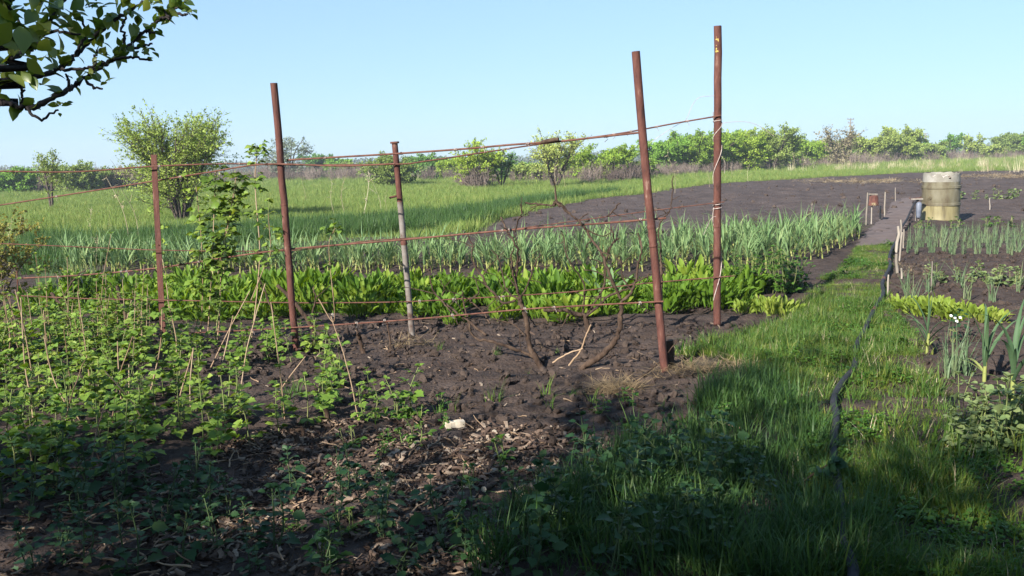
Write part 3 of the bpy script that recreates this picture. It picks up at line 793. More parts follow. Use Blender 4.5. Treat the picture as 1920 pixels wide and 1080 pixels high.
# power poles
def power_pole(px, top, D, label):
    b = at_y(px, 290, D); h = at_y(px, top, D)[2]
    o = thing('power_pole', label, 'pole', (b[0], b[1], -.1), .4)
    g = Geo(); tube(g, [[0, 0, 0], [0, 0, h * .5], [0, 0, h]], [.22, .19, .16], 8); g.obj('mast', M['greywood'], o)
    for k, zz in ((0, .97), (1, .88)):
        g = Geo(); box(g, (0, 0, h * zz), (2.2 - .4 * k, .18, .18)); c = g.obj('crossarm', M['greywood'], o)
        for xx in (-.9 + .2 * k, .9 - .2 * k):
            g = Geo(); tube(g, [[xx, 0, h * zz + .09], [xx, 0, h * zz + .22], [xx, 0, h * zz + .38]], [.05, .11, .06], 8); g.obj('insulator', M['grey_plastic'], c)
power_pole(1593, 221, 230, 'thin power pole rising behind the half-bare tree')
power_pole(1734, 249, 330, 'distant power pole between domed tree and twin saplings')

# dead weed stalks in the meadow
def stalk_mesh(rng, H, head):
    g = Geo(); P = smoothline([[0, 0, -.05], [rng.normal(0, .04), rng.normal(0, .04), H * .5], [rng.normal(0, .12), rng.normal(0, .1), H]], 8)
    tube(g, P, np.linspace(.006, .003, 8), 4, 0, False)
    for i in range(3 + head * 5):
        o = P[rng.integers(3, 8)]; d = norm(rng.normal(0, 1, 3) + [0, 0, .9]) * (.05 + .14 * rng.random())
        tube(g, [o, o + d * .5, o + d], [.003, .0025, .002], 3, 0, False)
        if head: leaves(g, o + d * rng.random((5, 1)), rng.normal(0, 1, (5, 3)), .028, T_DIA, 1.2, 0, rng)
    return g.mesh('dead_stalk', M['drystalk'])
stm = [stalk_mesh(rt, h, k) for h, k in ((1.0, 1), (.8, 0), (.7, 1), (.9, 0))]
SPOTS = [(20, 470, 62), (45, 452, 55), (170, 440, 50), (205, 447, 52), (243, 455, 130), (260, 460, 120), (180, 500, 60), (575, 375, 42), (627, 400, 60), (650, 408, 95), (680, 405, 80), (715, 402, 60), (728, 398, 45), (770, 395, 28), (1040, 362, 50), (1060, 355, 46), (1370, 338, 26), (1403, 340, 34), (1490, 320, 32), (1505, 322, 40), (1512, 324, 34), (1590, 322, 30), (1612, 319, 26), (1648, 318, 26), (1660, 316, 24), (1850, 318, 34), (1880, 310, 30), (868, 342, 28), (1265, 362, 75), (1330, 350, 40), (1520, 400, 22)]
for i, (x, y, hp) in enumerate(SPOTS):
    q = G(x, y); h = hp / FPX * q[1]
    me = stm[i % 4]; s = h / (1.0, .8, .7, .9)[i % 4]
    o = link('dead_weed_stalk', me, None, (q[0], q[1], -.05)); o.scale = (s, s, s); o.rotation_euler = (rt.normal(0, .1), rt.normal(0, .1), rt.random() * 6)
    tag(o, 'dry tan weed stalk standing in the meadow grass', 'weed stalk', 'dry weed stalks in the meadow')
# pale dry grass at the far field margin
dg = [grass_tuft(rt, 26, .25, .8, .012, M['drystalk'], 3, .3, .6) for _ in range(3)]
pts = [G(x, y)[:3] for x, y in zip(rt.uniform(1450, 1980, 260), rt.uniform(298, 322, 260))]
scatter('dry_reed_grass', np.array(pts) - [0, 0, .08], dg, rt, .4, 1.3, label='pale dry grass stalks along the far field margin')

p = np.array([G(x, y)[:2] for x, y in list(zip(rt.normal(1610, 60, 260), rt.normal(340, 2, 260))) + list(zip(rt.uniform(1780, 1990, 300), rt.normal(331, 2, 300)))])
st_ = []
for k in range(3):
    g = Geo(); n = 12; blades(g, np.c_[rt.normal(0, .08, (n, 2)), np.full(n, .02)], rt.random(n) * 6.28, 1.35, .3, .10 + .15 * rt.random(n), .012, 2); st_.append(g.mesh('straw_wisp', M['straw']))
scatter('field_straw', np.c_[p, field_h(p[:, 0], p[:, 1]) + .02], st_, rt, .6, 1.4, label='orange straw remains in lines across the ploughed field')

# ------------------------------------------------------------------ trellis
def Apt(x, y): return on_plane(x, y, *ROW_A)
def Bpt(x, y): return on_plane(x, y, *ROW_B)

def pipe_mesh(base, top, r, mat, sink=.25, sides=18, wob=.0):
    base = np.asarray(base, float); top = np.asarray(top, float)
    d = norm(top - base); P = np.array([base - d * sink + (top + d * 0 - base + d * sink) * t for t in np.linspace(0, 1, 14)])
    P = P + np.c_[rg.normal(0, wob, (14, 2)), np.zeros(14)]
    g = Geo(); tube(g, P, r, sides, 0, False)
    # open pipe mouth: rim and inner wall
    Q = np.array([P[-1], P[-1] - d * .12]); tube(g, Q, r * .84, sides, 0, False)
    ref = norm(np.cross(d, [0, 1, .1])); b2 = np.cross(d, ref); a = np.linspace(0, 6.28318, sides, endpoint=False)
    ring = lambda rr: P[-1] + d * .001 + rr * (np.cos(a)[:, None] * ref + np.sin(a)[:, None] * b2)
    V = np.vstack([ring(r), ring(r * .84)]); i = np.arange(sides); j = (i + 1) % sides
    g.add(V, np.stack([i, j, j + sides, i + sides], -1), 0, False)
    return g
def rel(P, o): return np.asarray(P, float) - np.array(o.location)

def collar(root, base, top, t, r, h=.012, name='weld_ring'):
    c = base + (top - base) * t; d = norm(top - base)
    g = Geo(); tube(g, rel([c - d * h, c - d * h * .5, c + d * h * .5, c + d * h], root), [r, r * 1.07, r * 1.07, r], 18, 0, False); return g.obj(name, M['rust'], root)

def post(name, label, pl, base_px, top_px, wpx, mat='rust', sink=.25, wob=.002):
    b = pl(*base_px); t = pl(*top_px); r = wpx / FPX * b[1] / 2
    o = thing(name, label, 'post', b)
    g = pipe_mesh(rel(b, o), rel(t, o), r, M[mat], sink, wob=wob)
    g.obj('pipe', M[mat], o)
    return o, b, t, r
p1, b, t, r = post('pipe_post', 'leaning rusty pipe post with a short wooden stub at its foot', Apt, (1246, 695), (1191, 97), 15.5)
collar(p1, b, t, .46, r); collar(p1, b, t, .40, r * .99, .006)
p2, b, t, r = post('pipe_post', 'rusty pipe post standing among the raspberry canes', Apt, (555, 652), (514, 156), 13)
collar(p2, b, t, .55, r, .008)
M['rust_fleck'] = noisemat('flaked_yellow_paint', [(.4, (.30, .20, .05)), (.7, (.50, .38, .10))], 40, 4, .8, .2)
p3, b, t, r = post('pipe_post', 'tallest rusty pipe post, wound with loose wire', Bpt, (1344, 605), (1346, 49), 14)
collar(p3, b, t, .64, r); collar(p3, b, t, .70, r, .007); collar(p3, b, t, .335, r, .009)
# flakes of yellow paint near the top of the tallest post
d = norm(t - b)
for k in range(9):
    c = b + (t - b) * (.895 + .075 * rg.random()); a = -2.1 + rg.normal(0, .25)
    e = rel(c + np.array([math.cos(a), math.sin(a), 0]) * (r + .001), p3)
    g = Geo(); nn = np.array([math.cos(a), math.sin(a), 0]); s_ = np.array([-math.sin(a), math.cos(a), 0]); m_ = .003 + .004 * rg.random()
    ang = np.linspace(0, 6.283, 7, endpoint=False); rr = m_ * (.6 + .6 * rg.random(7))
    V = np.vstack([e + nn * .0015, e[None] + (rr * np.cos(ang))[:, None] * s_ + (1.6 * rr * np.sin(ang))[:, None] * np.array([0, 0, 1])])
    g.add(V, [[0, i + 1, (i + 1) % 7 + 1] for i in range(7)], 0, False); g.obj('paint_flake', M['rust_fleck'], p3)
# two-tone post: rust above, faded grey paint below
b = Bpt(773, 628); t = Bpt(740, 268); r = 11 / FPX * b[1] / 2
M['greypaint'] = noisemat('faded_grey_paint', [(.36, (0.057, 0.02888, 0.01976)), (.50, (0.1292, 0.1102, 0.095)), (.75, (0.2052, 0.19, 0.1786))], 9, 9, .8, .3, 60, dist=.003)
p4 = thing('pipe_post', 'short pipe post, rusty above and faded grey below, with flanged top', 'post', b)
m_ = b + (t - b) * .70
tube_g = pipe_mesh(rel(m_, p4), rel(t, p4), r, None, 0.0); tube_g.obj('rusty_pipe', M['rust'], p4)
g = Geo(); tube(g, rel([b - (t - b) * .15, b, b + (t - b) * .3, m_], p4), r * 1.015, 18, 0, False); g.obj('painted_pipe', M['greypaint'], p4)
dd = norm(t - b); g = Geo(); tube(g, rel([t - dd * .004, t + dd * .003, t + dd * .010], p4), [r * 1.5, r * 1.55, r * 1.45], 14); g.obj('flange', M['rust'], p4)
c = b + (t - b) * .73; g = Geo(); tube(g, rel([c + [-r, 0, 0], c + [-.045, -.01, -.005], c + [-.078, -.012, -.012]], p4), [.008, .0085, .008], 8); g.obj('bracket_stub', M['rust'], p4)
collar(p4, b, t, .49, r * 1.05, .02, 'rusty_clamp')
# angle-iron post
b = Bpt(306, 637); t = Bpt(288, 290); w = 10.5 / FPX * b[1]
p5 = thing('angle_iron_post', 'short rusty angle-iron post amid leafy canes', 'post', b)
g = Geo(); dd = norm(t - b); s_ = norm(np.cross(dd, [0, -1, 0])); q_ = np.cross(s_, dd); q_ = q_ * (1 if q_[1] > 0 else -1)
sec = [(-w / 2, 0), (w / 2, 0), (w / 2, .006), (-w / 2 + .006, .006), (-w / 2 + .006, w), (-w / 2, w)]
lo = rel(b - dd * .25, p5); hi = rel(t, p5)
V = np.array([lo + s_ * x_ + q_ * y_ for x_, y_ in sec] + [hi + s_ * x_ + q_ * y_ for x_, y_ in sec])
g.add(V, [[i, (i + 1) % 6, (i + 1) % 6 + 6, i + 6] for i in range(6)] + [[6, 7, 8, 9], [6, 9, 10, 11]], 0, False); g.obj('angle_bar', M['rust'], p5)
for k in (.945, .52):
    c = b + (t - b) * k; g = Geo(); tube(g, rel([c - q_ * .008, c + q_ * .012], p5), [.006, .006], 8); g.obj('bolt_hole_rivet', M['rust_rod'], p5)
# thin rod stake left
b = Apt(38, 640); t = Apt(32, 508)
g = Geo(); o = thing('iron_rod_stake', 'thin rusty rod stake carrying the rail ends', 'stake', b); tube(g, rel([b - [0, 0, .2], (b + t) / 2, t], o), .006, 8); g.obj('rod', M['rust_rod'], o)
# wooden stub at the foot of the leaning post
b = G(1256, 690); o = thing('wooden_stub', 'short weathered wooden stub behind the leaning pipe post', 'stub', (b[0], b[1] + .03, 0))
g = Geo(); tube(g, [[0, 0, -.1], [0, 0, .08], [-.004, .003, .175]], [.034, .036, .034], 9); g.obj('log', M['bark'], o)

def rail(name, label, pts, dia, knots=(), mat='rust_rod', n=None, off=(0, 0, 0)):
    P = np.array(pts) + np.array(off)
    o = thing(name, label, 'rail', P[0])
    Q = smoothline(P, n or max(24, len(P) * 9))
    g = Geo(); tube(g, rel(Q, o), dia / 2, 7); g.obj('rod', M[mat], o)
    for k in knots:
        i = int(np.clip(k * (len(Q) - 1), 1, len(Q) - 2)); c = Q[i]; d = norm(Q[i + 1] - Q[i - 1]); g = Geo()
        a = np.linspace(0, 6.283 * 2.5, 22); ref = norm(np.cross(d, [0, 0, 1])); b2 = np.cross(d, ref)
        tube(g, rel(c + d * (np.linspace(-.012, .012, 22))[:, None] + (dia / 2 + .0022) * (np.cos(a)[:, None] * ref + np.sin(a)[:, None] * b2), o), .0022, 4)
        tube(g, rel([c + b2 * dia * .6, c + b2 * .02 + d * .01, c + b2 * .035 - d * .012 * (1 if i % 2 else -1)], o), .0015, 4)
        g.obj('wire_knot', M['wire'] if i % 3 else M['rust_rod'], o)
    return o
fo = (0, -.045, 0); bo = (0, -.04, 0)
rail('trellis_rail', 'rusty top rod sloping left from the post among raspberry canes', [Apt(-60, 393), Apt(0, 385), Apt(130, 365), Apt(288, 340), Apt(400, 322), Apt(500, 308), Apt(640, 311), Apt(742, 307)], .012, (.28, .5, .72), off=fo)
rail('trellis_rail', 'rusty top rod between the two pipe posts of the front row', [Apt(535, 300), Apt(640, 294), Apt(742, 288), Apt(870, 279), Apt(960, 271), Apt(1047, 265), Apt(1120, 257), Apt(1212, 247)], .0135, (.1, .3, .42, .48, .62, .9), off=(0, .05, 0))
rail('trellis_rail', 'rusty top rod running along the rear posts, tied with many knots', [Bpt(-60, 321), Bpt(0, 321), Bpt(145, 322), Bpt(288, 312), Bpt(430, 307), Bpt(560, 309), Bpt(742, 308), Bpt(800, 302), Bpt(900, 287), Bpt(1000, 272), Bpt(1100, 259), Bpt(1170, 249), Bpt(1262, 232), Bpt(1350, 217)], .012, (.1, .32, .6, .66, .7, .83, .9, .95), off=bo)
rail('trellis_rail', 'rusty middle rod along the front row', [Apt(35, 523), Apt(150, 517), Apt(290, 504), Apt(420, 484), Apt(545, 468), Apt(750, 451), Apt(960, 432), Apt(1100, 422), Apt(1252, 410)], .013, (.2, .33, .74), off=(0, .05, 0))
rail('trellis_wire', 'thin sagging middle wire along the rear posts', [Bpt(-40, 454), Bpt(60, 458), Bpt(200, 464), Bpt(300, 468), Bpt(440, 470), Bpt(560, 468), Bpt(680, 452), Bpt(760, 446), Bpt(880, 438), Bpt(1000, 424), Bpt(1120, 408), Bpt(1240, 392), Bpt(1356, 378)], .0075, (.7, .9), off=bo)
rail('trellis_rail', 'rusty bottom rod along the front row near the soil', [Apt(20, 634), Apt(150, 630), Apt(300, 625), Apt(430, 619), Apt(555, 612), Apt(770, 597), Apt(980, 578), Apt(1110, 570), Apt(1242, 563)], .011, (.08, .43, .6, .8), off=fo)
rail('trellis_rail', 'rusty bottom rod along the rear posts', [Bpt(45, 553), Bpt(180, 559), Bpt(300, 561), Bpt(545, 566), Bpt(660, 566), Bpt(770, 564), Bpt(860, 559), Bpt(950, 554), Bpt(1080, 545), Bpt(1200, 531), Bpt(1376, 516)], .010, (.6, .7), off=bo)
# short wooden batten and pipe lying on the top rods
c0 = Apt(1014, 270) + [0, .02, .01]; c1 = Apt(1048, 264) + [0, .02, .01]
o = thing('wooden_batten', 'short rotten wooden batten wedged on the top rods', 'batten', (c0 + c1) / 2)
g = Geo(); tube(g, rel(smoothline([c0, (c0 + c1) / 2 + [0, 0, .002], c1], 5), o), [.009, .013, .014, .014, .012], 7); g.obj('wood', M['bark'], o)
c0 = Apt(1170, 247) + [0, .07, 0]; c1 = Apt(1198, 243) + [0, .07, 0]

# cloth ties and wire twists on the rods
def tie(c, label, drop, mat='string', grp='cloth ties on the trellis'):
    o = thing('cloth_tie', label, 'tie', c, 0, grp)
    g = Geo(); a = np.linspace(0, 6.283, 12)
    tube(g, np.c_[.003 * np.sin(a * 2), .010 * np.cos(a), .010 * np.sin(a)], .0026, 5); tube(g, np.c_[.009 + .003 * np.cos(a * 2), .009 * np.cos(a + .5), .010 * np.sin(a + .5)], .0022, 5)
    g.obj('loop', M[mat], o)
    for k in (0, 1):
        e = np.array([.012 * (1 if k else -1) + rg.normal(0, .012), -.012, -drop * (.6 + .5 * rg.random())])
        g = Geo(); P = smoothline([[0, -.012, 0], e * .5 + rg.normal(0, .008, 3), e], 7)
        s_ = np.array([.5, .86, 0]) * .005
        V = np.stack([P + s_, P - s_], 1).reshape(-1, 3); g.add(V, [[2 * i, 2 * i + 1, 2 * i + 3, 2 * i + 2] for i in range(6)], 0, True)
        g.obj('tail', M[mat], o)
TL = 'pale cloth strip knotted round a trellis rod'
for f, off, lst in ((Apt, fo, [(82, 630, .03), (625, 596 - 8, .02), (240, 618, .015), (670, 604, .03), (722, 599, .03), (848, 589, .02), (983, 577, .025), (1197, 566, .015)]),
                    (Apt, (0, .05, 0), [(104, 521, .10), (145, 518, .06), (222, 511, .08), (355, 493, .08), (955, 432, .02), (1202, 413, .02)]),
                    (Bpt, bo, [(302, 312, .09), (404, 306, .10), (426, 306, .06), (787, 563, .015), (850, 560, .02), (935, 556, .03), (943, 281, .05), (1180, 247, .03)])):
    for x, y, dr in lst: tie(f(x, y) + np.array(off), TL, dr)

# loose wire wound on the tallest post
o = thing('binding_wire', 'loose pale wire wound round the tallest pipe post', 'wire', Bpt(1344, 605))
b = Bpt(1344, 605); t = Bpt(1346, 49); r = 14 / FPX * b[1] / 2
def wind(z0, z1, turns, ph):
    u = np.linspace(0, 1, int(26 * turns) + 8); a = ph + u * 6.283 * turns
    c = b + (t - b) * (z0 + (z1 - z0) * u)[:, None]
    return c + np.c_[np.cos(a), np.sin(a), np.zeros(len(u))] * (r + .004)
for z0, z1, tn, ph in ((.08, .40, 1.0, 3.6), (.40, .72, 1.5, 0), (.62, .70, .8, 2.2), (.155, .165, 1.3, 0), (.39, .42, 2.3, 1), (.685, .70, 1.4, 1)):
    g = Geo(); tube(g, rel(wind(z0, z1, tn, ph), o), .0032, 5); g.obj('coil', M['wire'], o)
for pts in ([(1338, 180), (1310, 183), (1296, 200), (1285, 225), (1262, 238), (1215, 270)], [(1349, 232), (1370, 229), (1400, 229), (1425, 238), (1450, 256)], [(1350, 290), (1358, 305), (1357, 325)], [(1345, 405), (1332, 410), (1318, 440)]):
    g = Geo(); tube(g, rel(smoothline([Bpt(*p) + [0, -.02, 0] for p in pts], 16), o), .0016, 4); g.obj('loose_end', M['wire'], o)

# ------------------------------------------------------------------ grapevines
def limb(g, pts, r0, r1, rng, wob=.008, n=None, sides=7):
    n = n or len(pts) * 5
    Q = smoothline(pts, n); Q = Q + rng.normal(0, wob * .45, Q.shape) * np.linspace(.4, 1, n)[:, None]
    rad = np.linspace(r0, r1, n) * (1 + rng.normal(0, .10, n)); tube(g, Q, rad, sides)
def Z8(x, y): return (800 + x / 3.375, 380 + y / 3.375)
rv = np.random.default_rng(5)
def vine(label, plane, trunk, canes, off, depth_jit=.05):
    P0 = plane(*trunk[0]); P0 = np.array([P0[0], P0[1], 0]) + off
    o = thing('grapevine', label, 'grapevine', P0, 0, 'old grapevines on the trellis')
    def path(pts, dj):
        Q = np.array([plane(*p) + off for p in pts]); dy = np.cumsum(rv.normal(0, dj, len(Q))) * .5; Q[:, 1] += dy; return Q
    T = path(trunk, .01); T[0][2] = -.06
    g = Geo(); limb(g, rel(T, o), .021, .014, rv, .010, sides=9); g.obj('trunk', M['bark'], o)
    for pts, ra, rb in canes:
        Qc = path(pts, depth_jit); g = Geo(); limb(g, rel(Qc, o), ra * .85, rb * .85, rv, .009)
        for k_ in range(max(1, len(pts) - 2)):
            a_ = Qc[1 + k_ % (len(Qc) - 1)]; e_ = a_ + rv.normal(0, 1, 3) * [.09, .04, .07] + [0, 0, .05]
            limb(g, rel([a_, (a_ + e_) / 2 + rv.normal(0, .012, 3), e_], o), rb * .7, .0022, rv, .003, 8, 5)
        g.obj('cane', M['bark'], o)
    return o
z = lambda *l: [Z8(*p) for p in l]
off = np.array([0, .0, 0])
vine('gnarled grapevine with several upright arms between the leaning and flanged posts', Apt, z((742, 1030), (680, 960), (650, 900), (635, 800), (625, 700), (597, 640), (590, 590)), [
  (z((593, 610), (570, 540), (565, 470), (575, 400), (570, 290), (545, 230), (515, 185)), .012, .007),
  (z((575, 560), (545, 430), (535, 340), (550, 290)), .008, .005),
  (z((600, 600), (650, 500), (680, 410), (722, 330)), .007, .004),
  (z((585, 610), (520, 570), (485, 490), (462, 370), (410, 300)), .008, .004),
  (z((560, 620), (490, 635), (440, 592), (380, 530), (350, 470), (300, 410), (280, 350), (288, 290), (262, 215)), .010, .006),
  (z((740, 1012), (600, 950), (440, 880), (300, 850), (262, 740), (235, 640), (225, 560)), .016, .005),
  (z((380, 832), (240, 730), (130, 650), (50, 580), (25, 500), (20, 400)), .011, .005),
  (z((80, 600), (150, 680), (210, 765)), .006, .004), (z((95, 590), (110, 540), (70, 480)), .006, .003),
  (z((400, 770), (350, 700), (270, 625), (330, 585), (295, 480)), .008, .004),
  (z((612, 820), (540, 760), (420, 728)), .007, .004), (z((640, 720), (690, 790)), .005, .004),
  (z((470, 90), (500, 160), (520, 200)), .006, .006), (z((560, 185), (580, 100), (600, 70), (597, 0)), .006, .004)], off)
vine('dark grapevine curving up beside the leaning pipe post', Apt, z((940, 1066), (1000, 1030), (1100, 970), (1190, 870), (1210, 810), (1225, 700), (1232, 630)), [
  (z((1228, 610), (1170, 490), (1130, 390), (1100, 310), (1050, 240), (1010, 170), (960, 110), (900, 70), (840, 10)), .013, .007),
  (z((1232, 630), (1290, 580), (1330, 500), (1350, 400), (1370, 300), (1345, 195)), .012, .006),
  (z((1300, 560), (1250, 480), (1240, 400), (1195, 345)), .007, .004),
  (z((850, 20), (820, 0), (805, 12)), .016, .013), (z((812, 16), (720, 12), (620, 2)), .008, .007),
  (z((1145, 90), (1180, 60), (1225, 0)), .007, .005)], off)
vine('low trunked grapevine on the rear wire, half hidden by sorrel', Bpt, z((1030, 745), (1000, 720), (960, 710), (880, 685), (745, 680)), [
  (z((1000, 720), (1100, 640), (1140, 600), (1250, 550), (1330, 500), (1425, 450)), .012, .008),
  (z((1010, 715), (1090, 600), (1130, 510), (1130, 430), (1150, 330), (1190, 260), (1222, 230)), .010, .008),
  (z((1195, 250), (1175, 190), (1165, 145)), .008, .005), (z((990, 700), (1000, 600), (990, 500), (930, 410), (880, 320), (870, 240), (850, 175)), .009, .005),
  (z((860, 780), (890, 720), (920, 660)), .006, .004)], off)
vine('slim grapevine cane tied up right of the leaning post', Bpt, [(1238, 600), (1238, 540), (1240, 490)], [
  (z((1480, 380), (1482, 280), (1465, 200), (1475, 120), (1530, 50), (1545, -20), (1552, -170)), .008, .005), (z((1515, 70), (1500, 50), (1470, 35)), .006, .005), (z((1480, 385), (1470, 430), (1475, 470)), .008, .008)], off)
Z6 = lambda *l: [(640 + x / 3, 480 + y / 3) for x, y in l]
Z5 = lambda *l: [(x / 3, 560 + y / 3) for x, y in l]
vine('small cut-back grapevine tied to the bottom rod near the flanged post', Apt, Z6((160, 655), (200, 620), (250, 590), (275, 530)), [(Z6((275, 530), (268, 440), (250, 360)), .009, .006), (Z6((275, 570), (320, 520), (380, 450)), .006, .004)], off)
vine('single dark vine spur tied to the bottom rod', Apt, Z6((150, 615), (125, 550), (105, 480), (95, 430)), [(Z6((97, 440), (90, 400), (82, 370)), .008, .005)], off)
vine('oblique dark grapevine stem leaning left through raspberry leaves', Apt, Z5((830, 330), (790, 270), (745, 200), (715, 120), (685, 30), (650, -70)), [(Z5((700, 60), (650, 0), (620, -90)), .008, .004)], off)
vine('oblique grapevine stem tied up with cloth at the middle rod', Apt, Z5((625, 325), (560, 260), (470, 160), (400, 95), (340, 30), (290, -30)), [(Z5((345, 30), (380, -60), (430, -130), (470, -160)), .009, .006)], off)
vine('thin dark vine stem slanting beside the post among raspberries', Apt, Z5((1775, 350), (1770, 250), (1755, 170), (1700, 80), (1560, -80)), [(Z5((1560, 130), (1520, 20), (1470, -100)), .009, .006), (Z5((1750, 100), (1770, 0), (1750, -60)), .008, .006)], off)

# pruned canes lying or standing in the soil
def stick(name, label, pts, r, mat='cane', cat='stick', grp=None):
    P = np.array(pts); o = thing(name, label, cat, P[0], 0, grp)
    Q = smoothline(P, max(8, 5 * len(P))); Q = Q + rv.normal(0, r * .25, Q.shape)
    g = Geo(); tube(g, rel(Q, o), np.linspace(r, r * .7, len(Q)), 6); g.obj('stem', M[mat], o); return o
def gz(px, py, zz): return G(px, py, zz)
def AA(pts): return [Apt(*p) for p in pts]
stick('pruned_cane', 'pale pruned vine cane stuck upright in the bare soil', AA(z((900, 1030), (970, 940), (1000, 860), (1037, 772))), .007)
stick('pruned_cane', 'pale pruned cane lying across the upright one', AA(z((800, 1012), (880, 960), (990, 925))), .006)
stick('dead_branch', 'thin dead branch leaning against the leaning pipe foot', [gz(1195, 712, .0), Apt(1235, 680), Apt(1270, 640)], .005, 'bark', 'branch')
# ------------------------------------------------------------------ vegetable plants
rp = np.random.default_rng(31)
def garlic_mesh(rng, H=.5, nl=9, lm=None, wide=.027):
    g = Geo(); sh = H * .34
    tube(g, [[0, 0, -.04], [0, 0, sh * .5], [rng.normal(0, .006), rng.normal(0, .006), sh]], [.013, .012, .010], 6, 1, False)
    k = np.arange(nl); az = k * math.pi + rng.normal(0, .45, nl) + rng.random() * 6
    zb = sh * (.55 + .5 * k / nl)
    base = np.c_[np.zeros(nl), np.zeros(nl), zb]
    L = H * (.62 + .45 * rng.random(nl)) * (.75 + .35 * k / nl)
    blades(g, base, az, .55 - .48 * k / nl + rng.normal(0, .08, nl), rng.normal(1.35, .6, nl), L, wide * (.8 + .4 * rng.random(nl)), 6, 0, .55)
    # withered yellow bottom leaf
    m = 3; blades(g, np.c_[np.zeros(m), np.zeros(m), np.full(m, sh * .4)], rng.random(m) * 6.28, .9, 1.4, H * .4, wide * .6, 4, 1, .3)
    return g.mesh('garlic_plant', [lm or GREEN['garlic'], GREEN['garlicstem']])
gm = [garlic_mesh(rp, .47 + .08 * rp.random()) for _ in range(8)]
garlic_poly = gpoly([(120, 517), (700, 514), (1270, 512), (1470, 500), (1556, 478), (1616, 450), (1600, 436), (1300, 458), (900, 484), (500, 488), (120, 486)])
lo = garlic_poly.min(0); hi = garlic_poly.max(0)
pts = []
for y in np.arange(lo[1], hi[1], .24):
    for x in np.arange(lo[0], hi[0], .115): pts.append((x + rp.normal(0, .02), y + rp.normal(0, .03) + .02 * x))
pts = np.array(pts); pts = pts[in_poly(pts[:, 0], pts[:, 1], garlic_poly)]
pts = pts[rp.random(len(pts)) < .72]
order = np.argsort(pts[:, 1] + .25 * np.maximum(0, 0 - pts[:, 0]))
near = pts[order[:290]]; rest = pts[order[290:]]
for i, (x, y) in enumerate(near):
    o = link('garlic_plant', gm[i % 8], None, (x, y, hz(x, y))); s = .55 + .45 * rp.random(); o.scale = (s, s, s); o.rotation_euler = (rp.normal(0, .10), rp.normal(0, .10), rp.random() * 6.28)
    a_ = 'front-row garlic plant' if i < 80 else 'garlic plant in the inner rows'; b_ = ' by the grass path' if x > 3.2 else ' behind the sorrel' if x > -2 else ' near the tall grass'
    tag(o, a_ + b_ + ', blue-green with yellowish stem', 'garlic plant', 'garlic: ' + a_ + b_)
scatter('garlic_rows', np.c_[rest, soil_h(rest[:, 0], rest[:, 1])], gm, rp, .62, 1.0, .10, label='back rows of blue-green garlic plants in the dense bed')

def sorrel_mesh(rng, H=.2, n=44, mat=None, wid=1.0):
    g = Geo(); a = rng.random(n) * 6.283; r = .15 * np.sqrt(rng.random(n))
    tl = np.abs(rng.normal(.36, .30, n))
    d = np.c_[np.sin(tl) * np.cos(a), np.sin(tl) * np.sin(a), np.cos(tl)] + rng.normal(0, .18, (n, 3))
    up = np.c_[-np.cos(tl) * np.cos(a), -np.cos(tl) * np.sin(a), np.sin(tl)]
    leaves(g, np.c_[r * np.cos(a), r * np.sin(a), np.full(n, -.01) + .6 * H * rng.random(n) ** 1.5], d, H * (.3 + .6 * rng.random(n) ** 1.3), T_TONGUE, wid, 0, rng, up=up, jit=.6)
    return g.mesh('sorrel_clump', mat or GREEN['sorrel'])
sm_ = [sorrel_mesh(rp, .145 + .05 * rp.random(), 150, None, .72) for _ in range(7)]
sorrel_poly = gpoly([(60, 590), (180, 588), (240, 600), (420, 596), (560, 588), (640, 592), (770, 586), (810, 612), (900, 600), (1060, 598), (1180, 585), (1310, 576), (1380, 572), (1400, 545), (1250, 538), (900, 538), (400, 538), (140, 545)])
sp_ = sample(sorrel_poly, 298, rp, .13); sp_ = sp_[fbm(sp_[:, 0] / .6 + 3, sp_[:, 1] / .6, 2) > .27]
for i, (x, y) in enumerate(sp_):
    o = link('sorrel_clump', sm_[i % 7], None, (x, y, hz(x, y))); s = .5 + .8 * rp.random(); o.scale = (s * 1.05, s * 1.05, s * (.8 + .55 * rp.random())); o.rotation_euler = (0, 0, rp.random() * 6.28)
    b_ = 'beyond the flanged post' if abs(x - p4.location.x) < .7 else 'between flanged post and tallest post' if x > p4.location.x else 'between flanged post and angle-iron post' if x > p5.location.x else 'left of the angle-iron post by the dill'
    tag(o, ('large' if s > .9 else 'small') + ' bright green sorrel clump ' + b_, 'sorrel', 'sorrel: ' + ('large ' if s > .9 else 'small ') + b_)
# lettuce-like yellow-green clumps
lm_ = [sorrel_mesh(rp, .14, 110, GREEN['lettuce'], .8) for _ in range(3)]
for x, y, s in ((1440, 588, 1.05), (1462, 592, .95), (1480, 584, .9), (1395, 585, .8), (1425, 575, .8)):
    q = G(x, y); o = link('sorrel_clump', lm_[int(rp.integers(3))], None, (q[0], q[1], hz(q[0], q[1]))); o.scale = (s * .8, s * .8, s); o.rotation_euler = (0, 0, rp.random() * 6)
    tag(o, 'pale yellow-green upright leaf clump right of the tallest post', 'sorrel', 'pale leaf clumps by the tallest post')
for x, y, s in ((1705, 582, .9), (1730, 590, 1.0), (1752, 592, 1.1), (1775, 596, 1.05), (1800, 600, 1.0), (1822, 604, .9), (1850, 606, .9), (1690, 576, .7), (1745, 578, .9)):
    q = G(x, y); o = link('lettuce', lm_[int(rp.integers(3))], None, (q[0], q[1], hz(q[0], q[1]))); o.scale = (s, s, s * .95); o.rotation_euler = (0, 0, rp.random() * 6)
    tag(o, 'yellow-green lettuce clump behind the large garlic plants', 'lettuce', 'yellow-green lettuces by the hose')
o = link('poppy_plant', sorrel_mesh(rp, .36, 26, GREEN['garlic'], .6), None, tuple(Bpt(1165, 600) * [1, 1, 0] + [0, 1.2, 0])); tag(o, 'grey-green broad-leaved plant rising above the sorrel', 'plant')

